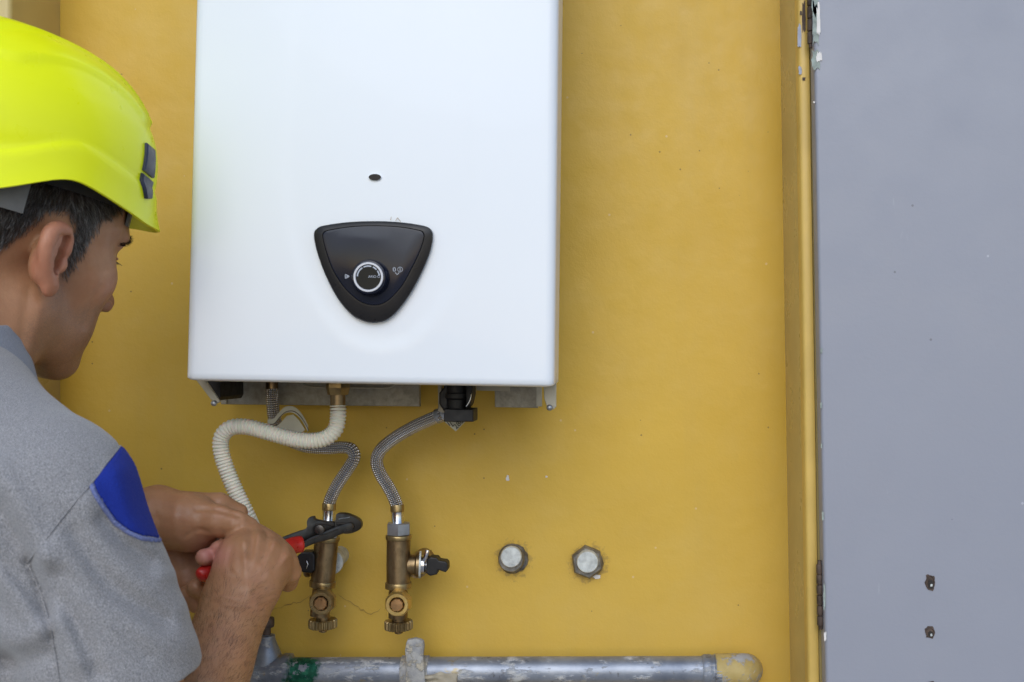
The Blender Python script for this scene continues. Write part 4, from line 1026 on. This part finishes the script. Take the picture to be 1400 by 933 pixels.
def sleeve(a, b, ra, rb, pad):
    ax0 = b-a; l_ = np.linalg.norm(ax0); ax0 = ax0/l_
    def f(p):
        q_ = p-a; h0 = q_@ax0; t = np.clip(h0/l_, 0, 1.15); rr_ = np.linalg.norm(q_-(np.clip(h0, 0, l_*1.15))[:, None]*ax0, axis=1)
        d = rr_-(ra+(rb-ra)*t); d = np.maximum(d, h0-l_); inn = np.maximum(rr_-(ra+(rb-ra)*t-.007), l_-.016-h0); return np.maximum(d, -inn)
    sf.add(f, (a+b)/2, l_/2+rb+.02, .016)
sleeve(RSH+nv(.004, 0, -.004), SLV, .0620, .0665, 0); LUA = LEL-LSH; sleeve(LSH, LSH+LUA*.58, .061, .064, 0)
def cut_plane(c, n_, R0):     # keep the side where (p-c).n < 0, near c only
    return lambda p: np.maximum((p-c)@n_, np.where(True, np.linalg.norm(p-c, axis=1)*0-1, 0))
folds = [  # soft folds: picture polyline with depth, radius, sign
    ([(160, 650, .56), (175, 700, .55), (200, 745, .54), (226, 782, .53)], .010, 1), ([(120, 690, .60), (150, 745, .60), (185, 790, .585), (240, 832, .545)], .013, 1),
    ([(90, 740, .6), (120, 800, .6), (170, 850, .585), (250, 880, .54)], .014, 1), ([(60, 770, .6), (85, 830, .6), (110, 900, .6)], .012, 1),
    ([(140, 715, .6), (170, 745, .6), (205, 770, .57)], .007, -1), ([(100, 730, .6), (150, 800, .6), (225, 850, .56)], .008, -1), ([(75, 790, .6), (100, 850, .6), (130, 920, .6)], .007, -1),
    ([(0, 640, .55), (30, 700, .56), (60, 760, .57)], .010, 1), ([(0, 700, .54), (30, 760, .55), (62, 830, .55)], .012, -1), ([(-40, 720, .54), (10, 800, .53), (60, 850, .52)], .012, 1), ([(-20, 850, .52), (30, 880, .52), (66, 870, .5)], .012, 1), ([(-20, 900, .52), (30, 905, .52), (66, 892, .5)], .007, -1)]
fd = []
for pl_, r_, sg_ in folds:
    for a, b in zip(pl_, pl_[1:]): fd.append((nv(a[0], a[1]), nv(b[0], b[1]), r_, sg_))
seam1 = [(167, 606), (150, 628), (128, 657), (85, 708), (38, 770)]
seam2 = [(38, 770), (52, 800), (68, 850), (78, 905), (84, 960)]
seam3 = [(0, 700), (22, 735), (52, 800)]
PANEL = [(168, 607), (148, 632), (127, 658), (134, 676), (146, 694), (160, 713), (178, 726), (195, 733), (214, 736), (236, 735), (232, 690), (220, 640), (200, 610), (180, 596)]
STITCH = [(127, 658), (134, 676), (146, 694), (160, 713), (178, 726), (195, 733), (214, 736), (236, 735), (236, 741), (214, 742), (193, 739.5), (175, 732), (155, 718), (140, 698), (128, 679), (121, 664)]
CREASE = [([(38, 768), (52, 800), (68, 850), (80, 905), (84, 960)], 9, .0060), ([(-10, 690), (20, 728), (48, 775), (66, 830)], 10, .0036), ([(-10, 760), (25, 790), (55, 835), (70, 870)], 11, .0045),
          ([(-10, 905), (30, 893), (55, 880), (74, 868)], 11, .0045), ([(60, 800), (90, 830), (130, 900), (140, 960)], 10, .0030), ([(50, 775), (95, 790), (150, 830), (200, 900)], 12, .0028), ([(140, 705), (180, 745), (228, 775)], 8, .0026)]
CN = (H(-.03, 0, -.025)-NB_); CN = CN/np.linalg.norm(CN)
def shirt_base(p, c=None, Rb=None):
    d = sf.ev(p, c, Rb)
    if c is not None:
        x, y, dd = topx(p); nr = sst(dd, .36, .46); sc_ = (CD-dd)/F
        for pl_, r_, sg_ in folds:
            w_ = r_/.00055*1.6; d = d - sg_*nr*.0062*np.exp(-(pold(x, y, pl_)/w_*1.6)**2)
        for pl_, w_, dp_ in CREASE:
            d = d + nr*dp_*.85*sst(y, 955, 870)*np.exp(-(pold(x, y, pl_)/w_)**2)
        for pl_ in (seam1, seam2, seam3):
            d = d + nr*.0014*np.exp(-(pold(x, y, pl_)/3.0)**2)
        d = d + .0005*wav(p, 30, 21, 8) + .0002*wav(p, 120, 22, 8)
    return d
def shirt_ev(p, c=None, Rb=None):
    d = shirt_base(p, c, Rb)
    return np.maximum(d, .90-p[:, 2])
sme = mesh_field(shirt_ev, (-.86, -.64, .885), (-.24, -.02, 1.50), .0028, 'shirt')
def cloth_mat(name, a, b, speck, sc=1500, blue=0):
    s = NB(name)
    f1 = s.ramp(s.noise(1500, 3, .7, stretch=(1, 1, .5)), [(.36, 0.), (.64, 1.)]); f2 = s.noise(600, 3, .6)
    c = s.mix(f1, a, b); c = s.mix(s.ramp(f2, [(.35, 0.), (.65, .30)]), c, speck)
    h = s.noise(1300, 2, .5)
    v = s.n('ShaderNodeTexVoronoi'); v.inputs['Scale'].default_value = 650; s.l(s.tc.outputs['Object'], v.inputs['Vector'])
    bb = s.bump(v.outputs['Distance'], .5, .0007); bb = s.bump(s.noise(30, 3, .5), .25, .003, bb)
    return s.done(c, .92, 0, bb, Sheen_Weight=.0 if 'blue' in name else .25, Sheen_Roughness=.5)
M['heather'] = cloth_mat('heather grey jersey', (.125, .122, .130), (.42, .41, .42), (.25, .245, .248))
M['collar'] = cloth_mat('ribbed grey collar', (.16, .175, .215), (.25, .265, .31), (.2, .21, .25))
M['blue'] = cloth_mat('royal blue cloth', (.002, .014, .20), (.005, .028, .30), (.003, .02, .25))
M['stitch'] = cloth_mat('blue grey seam tape', (.05, .09, .34), (.26, .28, .42), (.15, .18, .36))
M['trouser'] = cloth_mat('navy work cloth', (.012, .016, .035), (.025, .030, .055), (.018, .022, .045))
shirt = obj('shirt', sme, M['heather'], pe)
def panel_ev(pol, off_):
    def f(p, c=None, Rb=None):
        d = shirt_base(p, c, Rb)-off_; x, y, dd = topx(p)
        e = polsd(x, y, pol)*(CD-dd)/F; e = np.maximum(e, (.46-dd)); e = np.maximum(e, -(d+.0045)); return np.maximum(d, e)
    return f
obj('shoulder_patch', mesh_field(panel_ev(PANEL, .0013), (-.46, -.62, 1.28), (-.31, -.44, 1.44), .0017, 'shoulder_patch'), M['blue'], shirt)
obj('patch_seam', mesh_field(panel_ev(STITCH, .0020), (-.46, -.62, 1.27), (-.31, -.44, 1.44), .0017, 'patch_seam'), M['stitch'], shirt)
from mathutils.bvhtree import BVHTree
bvh = BVHTree.FromPolygons([tuple(v) for v in coords(sme)], [tuple(p.vertices) for p in sme.polygons])
def on_cloth(x, y):
    o_ = Vector((0, -CD, CZ)); t_ = P(x, y, 0)-o_; h_ = bvh.ray_cast(o_, t_.normalized()); return h_[0]+h_[1]*.0009 if h_[0] else None
for k_, sm_ in enumerate((seam1, seam2)):
    ps_ = [on_cloth(v.x, v.y) for v in catmull([(a, b, 0) for a, b in sm_], 14)]; ps_ = [q_ for q_ in ps_ if q_]
    if len(ps_) > 4:
        for _ in range(6): ps_ = [ps_[0]]+[(a+b*2+c)/4 for a, b, c in zip(ps_, ps_[1:], ps_[2:])]+[ps_[-1]]
        obj('seam', sweep(ps_, .0006, 6), M['heather'], shirt, True)
# collar: a folded band standing round the neck
CC = NB_+CN*.040
def collar_ev(p, c=None, Rb=None):
    q_ = p-CC; tn = CN*.93+tf*.36*-1; tn = tn/np.linalg.norm(tn); z_ = q_@tn
    r_ = np.linalg.norm(q_-np.outer(q_@CN, CN), axis=1)
    tgt = .0600-.16*z_; w1 = np.abs(r_-tgt)-.0022
    d = np.maximum(w1, np.abs(z_)-.026+.0)
    tgt2 = .0660-.42*z_; d2 = np.maximum(np.abs(r_-tgt2)-.0022, np.abs(z_+.006)-.032)
    k = .006; h_ = np.maximum(k-np.abs(d-d2), 0)/k
    return np.minimum(d, d2)-h_*h_*k*.25+.0008*wav(p, 70, 31, 6)
obj('collar', mesh_field(collar_ev, CC-nv(.13, .13, .11), CC+nv(.13, .13, .11), .0022, 'collar', slack=2.0), M['collar'], shirt)
# trousers and boots, below the frame
tf_ = Field(); HIP = nv(-.60, -.415, .90)
tf_.ell(HIP, (.105, .165, .12), TA)
for s1, st_ in ((1, .05), (-1, -.05)):
    hj = HIP+tr*.085*s1+nv(0, 0, -.05); kn2 = hj+tf*(.03+st_)+nv(0, 0, -.38)+tr*.01*s1; an = kn2+nv(0, 0, -.40)-tf*.02
    tf_.cone(hj, kn2, .088, .066, .04); tf_.cone(kn2, an, .066, .056, .03)
    bf = Field(); bf.cone(an+nv(0, 0, .03), an+nv(0, 0, -.02), .046, .046); bf.cone(an+nv(0, 0, -.02), an+tf*.15+nv(0, 0, -.035), .045, .040, .03)
    fl = an[2]; 
    z0_ = 0.0
    obj('boot', mesh_field((lambda bf_: (lambda p, c=None, Rb=None: np.maximum(bf_.ev(p, c, Rb), .004-p[:, 2])))(bf), an-nv(.22, .22, an[2]-.0), an+nv(.22, .22, .10), .006, 'boot'), M['dark'], pe)
def tr_ev(p, c=None, Rb=None): return np.maximum(tf_.ev(p, c, Rb)+.002*wav(p, 40, 8, 8), .05-p[:, 2])
obj('trousers', mesh_field(tr_ev, (-.95, -.75, .03), (-.30, -.10, 1.03), .007, 'trousers'), M['trouser'], pe)
# ---- hair: a cap of short strands over the skull
hairp = [(-.14, .16), (.070, .16), (.074, .085), (.062, .060), (.040, .046), (.036, .026), (.031, .002), (.0275, -.012), (.0225, -.010), (.018, .010), (.014, .034), (-.002, .044), (-.018, .036), (-.028, .014), (-.042, -.010), (-.058, -.030), (-.080, -.044), (-.14, -.050)]
nn = np.empty(len(bme.vertices)*3, np.float32); bme.vertices.foreach_get('normal', nn); nn = nn.reshape(-1, 3).astype(float)
sdh = polsd(ax_f, ax_u, hairp); earzone = (np.abs(ax_r) > .0775) & (ax_f > -.035) & (ax_f < .022) & (ax_u < .040) & (ax_u > -.035)
hm = headm & (sdh < 0) & (ax_u < .10) & ~earzone
setattr_(bme, 'scalp', (1-sst(sdh, -.006, .004))*headm*(~earzone))
# scalp shows grey-brown through the strands
s_mat = skin.node_tree
hv = np.argwhere(hm)[:, 0]; rs = np.random.RandomState(4)
NH = 38000; pick = rs.choice(hv, NH); base = bc[pick]+rs.normal(size=(NH, 3))*.0012
dens = sst(-sdh[pick], -.001, .010); keep = rs.rand(NH) < (.35+.65*dens); pick = pick[keep]; base = base[keep]; NH = len(base)
nrm_ = nn[pick]; fq = ax_f[pick]
flow = -hu[None, :]*1.0+hf[None, :]*(np.where(fq > 0, .35, -.25))[:, None]+rs.normal(size=(NH, 3))*.22
flow -= nrm_*(flow*nrm_).sum(1)[:, None]; flow /= np.linalg.norm(flow, axis=1)[:, None]
side = np.cross(nrm_, flow); side += nrm_*rs.normal(size=(NH, 1))*.5; side /= np.linalg.norm(side, axis=1)[:, None]
Ln = rs.uniform(.006, .015, (NH, 1))*(.45+.55*sst(-sdh[pick], 0, .015))[:, None]; wd = rs.uniform(.00014, .00030, (NH, 1))
lift = rs.uniform(.12, .42, (NH, 1))
p0 = base-nrm_*.0008; p1 = base+flow*Ln*.5+nrm_*(Ln*lift); p2 = base+flow*Ln+nrm_*(Ln*lift*1.1)
VV = np.stack([p0-side*wd, p0+side*wd, p1-side*wd*.8, p1+side*wd*.8, p2], 1).reshape(-1, 3)
bi = np.arange(NH)*5
hme = bpy.data.meshes.new('hair')
fq4 = np.stack([bi, bi+1, bi+3, bi+2], 1); ft = np.stack([bi+2, bi+3, bi+4], 1)
hme.vertices.add(len(VV)); hme.vertices.foreach_set('co', VV.astype(np.float32).ravel())
lp_ = np.concatenate([fq4.ravel(), ft.ravel()]); hme.loops.add(len(lp_)); hme.loops.foreach_set('vertex_index', lp_.astype(np.int32))
hme.polygons.add(NH*2); hme.polygons.foreach_set('loop_start', np.concatenate([np.arange(NH)*4, NH*4+np.arange(NH)*3]).astype(np.int32))
hme.update(calc_edges=True)
grey = (rs.rand(NH) < (.22+.30*sst(fq, -.02, .03))).astype(float)*rs.uniform(.4, 1, NH)
tone = rs.uniform(.5, 1.6, NH)[:, None]*nv(.030, .022, .017)
colr = tone*(1-grey[:, None])+grey[:, None]*nv(.22, .205, .195)
setcol(hme, 'tint', np.repeat(colr, 5, axis=0))
s = NB('short greying hair'); at = s.n('ShaderNodeAttribute', attribute_name='tint'); hairm = s.done(at.outputs['Color'], .42, 0)
ho = obj('hair', hme, hairm, pe); ho['kind'] = 'stuff'
# fine dark hair on the forearms
def arm_hair(a0, a1, n_h, seed):
    rs = np.random.RandomState(seed); ax_ = a1-a0; L_ = np.linalg.norm(ax_); t_ = ((bc-a0)@ax_)/L_**2
    dd_ = np.linalg.norm(bc-a0-np.clip(t_, 0, 1)[:, None]*ax_, axis=1); ok = np.argwhere((t_ > .12) & (t_ < 1.12) & (rs.rand(len(t_)) > sst(t_, .80, 1.12)) & (dd_ < .055))[:, 0]
    pk = rs.choice(ok, n_h); b_ = bc[pk]; n_ = nn[pk]; fl = ax_/L_+rs.normal(size=(n_h, 3))*.2+nv(0, 0, -.35); fl -= n_*(fl*n_).sum(1)[:, None]; fl /= np.linalg.norm(fl, axis=1)[:, None]
    sd_ = np.cross(n_, fl); Lh = rs.uniform(.004, .009, (n_h, 1)); w_ = .000065
    v0 = b_-sd_*w_; v1 = b_+sd_*w_; v2 = b_+fl*Lh*.6+n_*Lh*.16; v3 = b_+fl*Lh+n_*Lh*.18
    A = np.stack([v0, v1, v2+sd_*w_, v2-sd_*w_, v3], 1).reshape(-1, 3); k_ = np.arange(n_h)*5
    me = bpy.data.meshes.new('arm_hair'); me.from_pydata([tuple(x) for x in A], [], [(k, k+1, k+2, k+3) for k in k_]+[(k+3, k+2, k+4) for k in k_]); return me
s = NB('fine arm hair'); armh = s.done((.11, .06, .035), .5)
o = obj('arm_hair', arm_hair(REL, RWR, 4200, 3), armh, pe); o['kind'] = 'stuff'
o = obj('arm_hair', arm_hair(LEL, LWR, 1200, 4), armh, pe); o['kind'] = 'stuff'
# darker scalp under the hair
nt_ = skin.node_tree; pb = nt_.nodes['Principled BSDF']; old = pb.inputs['Base Color'].links[0].from_socket
ats = nt_.nodes.new('ShaderNodeAttribute'); ats.attribute_name = 'scalp'; mx = nt_.nodes.new('ShaderNodeMix'); mx.data_type = 'RGBA'
ml = nt_.nodes.new('ShaderNodeMath'); ml.operation = 'MULTIPLY'; ml.inputs[1].default_value = .88
nt_.links.new(ats.outputs['Fac'], ml.inputs[0]); nt_.links.new(ml.outputs[0], mx.inputs[0]); nt_.links.new(old, mx.inputs[6]); mx.inputs[7].default_value = (.035, .026, .022, 1); nt_.links.new(mx.outputs[2], pb.inputs['Base Color'])
# brows, lashes, eyes
def blades(fn, n, seed, name, par):
    rr = random.Random(seed); bm = bmesh.new()
    for _ in range(n):
        a, dr_, L_, w_ = fn(rr); t = dr_.normalized(); sd_ = t.cross(Vector((0, -1, .2))).normalized()*w_
        v = [bm.verts.new(x) for x in (a-sd_, a+sd_, a+t*L_)]; bm.faces.new(v)
    return obj(name, bm, hairm2, par)
s = NB('dark brow hair'); hairm2 = s.done((.022, .016, .013), .5)
bvb = BVHTree.FromPolygons([tuple(v) for v in bc], [tuple(p.vertices) for p in bme.polygons])
def on_face(f, r, u):      # the skin under a point in front of the face
    o_ = Vector(H(f+.05, r, u)); h_ = bvb.ray_cast(o_, Vector(-hf), .2); return (h_[0], h_[1]) if h_[0] else (Vector(H(f, r, u)), Vector(hf))
for sg_ in (1, -1):
    def brow(rr, sg_=sg_):
        t = rr.random(); r = sg_*(.016+.040*t); u = .036+.010*math.sin(math.pi*min(1, t*1.1)*.75)-.010*t*t+rr.uniform(-1, 1)*.0040*(1-.55*t)
        a, n_ = on_face(.09, r, u); return a-n_*.0004, Vector(hr*sg_*.9+hu*rr.uniform(-.1, .55))+n_*.30, rr.uniform(.004, .0070), .00034
    blades(brow, 210, 3, 'eyebrow', pe)
    def lash(rr, sg_=sg_):
        t = rr.random(); a0 = -1+2*t; a, n_ = on_face(.09, sg_*.0325+a0*.013, .0190-.0015*a0*a0)
        return a, Vector(hf*.9-hu*.35+hr*(sg_*.25+a0*.35)+hr*rr.uniform(-.1, .1)), rr.uniform(.006, .0095), .00040
    blades(lash, 80, 5, 'eyelashes', pe)
    ey = lathe([(0, -.0115)]+[(.0118*math.sin(math.pi*k/12), -.0118*math.cos(math.pi*k/12)) for k in range(1, 12)]+[(0, .0118)], Vector(H(.0800, sg_*.0325, .0195)), Vector(hf*.9-hu*.3), 20)
    eo = obj('eye', ey, simple('eye white', (.70, .66, .62), .15, 0, .03), pe, True)
    obj('iris', lathe([(0, .0104), (.0052, .0108), (.0048, .0112), (0, .0123)], Vector(H(.0800, sg_*.0325, .0195)), Vector(hf*.9-hu*.3), 20), simple('brown iris', (.05, .025, .012), .1), eo, True)
# ------------------------------------------------------------------ hard hat
HC = (-.010, .090)      # centre (f, u) of the dome
def hat_mat():
    s = NB('fluorescent yellow shell')
    c = s.ramp(s.noise(6, 3), [(.3, (.90, .99, .0)), (.7, (.93, 1.0, .0))])
    d = s.ramp(s.noise(120, 5, .75), [(.68, 0.), (.74, 1.)]); c = s.mix(s.math('MULTIPLY', d, .18), c, (.35, .40, .02))
    return s.done(c, s.ramp(s.noise(40, 4), [(.3, .26), (.7, .36)]), 0, s.bump(s.noise(90, 3), .05, .0005), Subsurface_Weight=.2, Subsurface_Scale=.006, Subsurface_Radius=(1, 1, .2), Emission_Color=(.5, .9, 0.), Emission_Strength=0.0)
hatm = hat_mat()
NPH, NT = 160, 64
def hat_rim(ph):         # rim height (u) by azimuth from the front (0) to the back (pi)
    a = abs(ph)
    xs = [0, .30, .62, .95, 1.30, 1.70, 2.1, 2.6, math.pi]; ys = [.062, .060, .058, .056, .062, .071, .040, .020, .020]
    return float(np.interp(a, xs, ys))
rimv = np.array([hat_rim(2*math.pi*i/NPH-math.pi) for i in range(NPH)])
for _ in range(8): rimv = (np.roll(rimv, 1)+rimv*2+np.roll(rimv, -1))/4
def hat_pt(i, t, off_=0.0):
    """t 0 at the crown .. 1 at the rim"""
    ph = 2*math.pi*i/NPH-math.pi; cf, sf_ = math.cos(ph), math.sin(ph)
    a_, b_, h_ = (.134 if cf > 0 else .134)+off_, .110+off_, .107+off_
    ur = rimv[i % NPH]-HC[1]
    # angle at which the dome reaches the skirt
    sk_ = .034
    zt_ = ur+sk_; th1 = math.acos(max(-1, min(1, zt_/h_)))
    if t < .78:
        th = th1*t/.78; rho = math.sin(th)**.86; z = h_*math.cos(th)
        if off_ == 0:
            # raised crown rib and shoulder steps of the moulding
            lat = abs(math.sin(th)*sf_)
            z_b = (.0032*(1-sst1(lat, .36, .40))+.0030*(1-sst1(lat, .66, .70)))*sst1(th, .05, .5)*(1-sst1(th, .92, 1.0)); rho *= 1+z_b/.12; z += z_b*.8
            rr2 = .0030*sst1(abs(th-.95), .10, .02)*(1 if cf > -.6 else 0)*0
            rho *= 1+.010*sst1(th, .98, 1.06)
        f, r = a_*rho*cf, b_*rho*sf_
    else:
        k = (t-.78)/.22; th = th1; rho = math.sin(th1)**.86
        if off_ == 0: rho *= 1.010
        ex = .0030*math.sin(min(k*4, 1)*math.pi/2)+k*k*.0045
        pk = max(0, cf)**3*.016*k**1.4           # peak at the front
        dx_ = (h_*math.cos(th1))-(zt_-sk_)
        slope = math.sin(th1)
        # skirt keeps following the dome a little, then falls straight
        th_k = th1+(.20*k); rho = math.sin(min(th_k, math.pi/2))**.86*(1.010 if off_ == 0 else 1)
        f, r = (a_*rho+ex+pk)*cf, (b_*rho+ex)*sf_; z = zt_-sk_*k
    return H(HC[0]+f, r-.008, HC[1]+z)
def sst1(x, a, b): t = min(max((x-a)/(b-a), 0), 1); return t*t*(3-2*t)
def hat_shell():
    bm = bmesh.new(); rows = []
    ts = [0.0]+[.78*k/40 for k in range(1, 41)]+[.785, .792, .80, .815, .84, .87, .90, .93, .96, .985, 1.0]
    top = bm.verts.new(hat_pt(0, 0))
    for t in ts[1:]: rows.append([bm.verts.new(hat_pt(i, t)) for i in range(NPH)])
    for i in range(NPH): bm.faces.new((top, rows[0][i], rows[0][(i+1) % NPH]))
    for A, B_ in zip(rows, rows[1:]):
        for i in range(NPH): bm.faces.new((A[i], B_[i], B_[(i+1) % NPH], A[(i+1) % NPH]))
    bmesh.ops.recalc_face_normals(bm, faces=bm.faces)
    bm.normal_update()
    # thickness
    g_ = bm.faces[:]; bmesh.ops.solidify(bm, geom=g_, thickness=.0026)
    return bm
hat = thing('hard_hat', 'fluorescent yellow hard hat with navy clips on the bent head', 'hard hat', tuple(H(0, 0, .06)))
hb = hat_shell(); sh = obj('shell', hb, hatm, hat, 60)
def on_hat(ph, t, out=0.0):
    i = (ph+math.pi)/(2*math.pi)*NPH; i0 = int(i); a = hat_pt(i0, t); b = hat_pt(i0+1, t); p = a+(b-a)*(i-i0)
    e = 1e-2; c1 = hat_pt(i0, min(t+e, 1))-hat_pt(i0, t-e); c2 = hat_pt(i0+1, t)-hat_pt(i0-1, t); n_ = np.cross(c1, c2); n_ /= np.linalg.norm(n_)
    if n_@(p-H(HC[0], 0, HC[1])) < 0: n_ = -n_
    return Vector(p+n_*out)
def hat_tile(outl, th, name, m, par):
    """a small moulded plate lying on the shell; outline in (azimuth, t)"""
    cx = sum(a for a, b in outl)/len(outl); cy = sum(b for a, b in outl)/len(outl); bm = bmesh.new(); n = len(outl); rs_ = []
    for k, o_ in ((1, -.0005), (1, th*.7), (.90, th), (.5, th)): rs_.append([bm.verts.new(on_hat(cx+(a-cx)*k, cy+(b-cy)*k, o_)) for a, b in outl])
    c = bm.verts.new(on_hat(cx, cy, th))
    for A, B_ in zip(rs_, rs_[1:]):
        for i in range(n): bm.faces.new((A[i], A[(i+1) % n], B_[(i+1) % n], B_[i]))
    for i in range(n): bm.faces.new((rs_[-1][i], rs_[-1][(i+1) % n], c))
    bmesh.ops.recalc_face_normals(bm, faces=bm.faces); return obj(name, bm, m, par, 40)
M['navy'] = simple('navy clip plastic', (.022, .026, .060), .35, 0, .2, 60, .1)
def dense(o_, n=3):
    out = []
    for (a, b), (c, d) in zip(o_, o_[1:]+o_[:1]):
        for k in range(n): out.append((a+(c-a)*k/n, b+(d-b)*k/n))
    return out
for ph0 in (-1.0, 1.0, -2.31, 2.31):
    s1 = 1
    hat_tile(dense([(ph0-.10, .610), (ph0+.06, .610), (ph0+.09, .735), (ph0-.10, .735)]), .0032, 'lamp_clip', M['navy'], hat)
    hat_tile(dense([(ph0-.10, .750), (ph0+.10, .750), (ph0+.09, .800), (ph0+.02, .868), (ph0-.07, .845)]), .0034, 'lamp_clip', M['navy'], hat)
# suspension: dark lining, head band and strap hanger
M['lining'] = simple('dark lining', (.018, .017, .018), .8, 0, .3, 90, .3)
M['strapgrey'] = simple('grey strap plastic', (.15, .145, .14), .5, 0, .15, 60)
def lining():
    bm = bmesh.new(); rows = []
    for t in (.5, .6, .7, .8, .9):
        rows.append([bm.verts.new(Vector(hat_pt(i, t, -.012))) for i in range(NPH)])
    for A, B_ in zip(rows, rows[1:]):
        for i in range(NPH): bm.faces.new((A[i], B_[i], B_[(i+1) % NPH], A[(i+1) % NPH]))
    bmesh.ops.recalc_face_normals(bm, faces=bm.faces); bmesh.ops.solidify(bm, geom=bm.faces[:], thickness=.003); return bm
obj('lining', lining(), M['lining'], hat, True)
hb_ = Field()
def band(u_off, th, hgt, name, m, f0=-3.2, f1=3.2, extra=.004, tilt=0.0):
    bm = bmesh.new(); n = 90; rows = []
    for i in range(n+1):
        ph = f0+(f1-f0)*i/n; cf, s_ = math.cos(ph), math.sin(ph); a_, b_ = .101+extra, .081+extra
        uu = u_off+tilt*cf
        rows.append([bm.verts.new(H(-.004+a_*cf*q_, b_*s_*q_, uu+dz)) for q_, dz in ((1, 0), (1, hgt), (1+th/.09, hgt), (1+th/.09, 0))])
    for A, B_ in zip(rows, rows[1:]):
        for k in range(4): bm.faces.new((A[k], A[(k+1) % 4], B_[(k+1) % 4], B_[k]))
    if f1-f0 < 6: bm.faces.new(rows[0]); bm.faces.new(rows[-1])
    bmesh.ops.recalc_face_normals(bm, faces=bm.faces); return obj(name, bm, m, hat, 40)
band(.062, .003, .028, 'head_band', M['lining'], tilt=.004)
band(.052, .0025, .022, 'sweat_pad', M['strapgrey'], .35, .75, .0065)
band(.030, .0030, .034, 'strap_hanger', M['strapgrey'], 1.95, 2.35, .010)
band(.026, .0030, .036, 'strap_hanger', M['strapgrey'], -2.35, -1.95, .010)
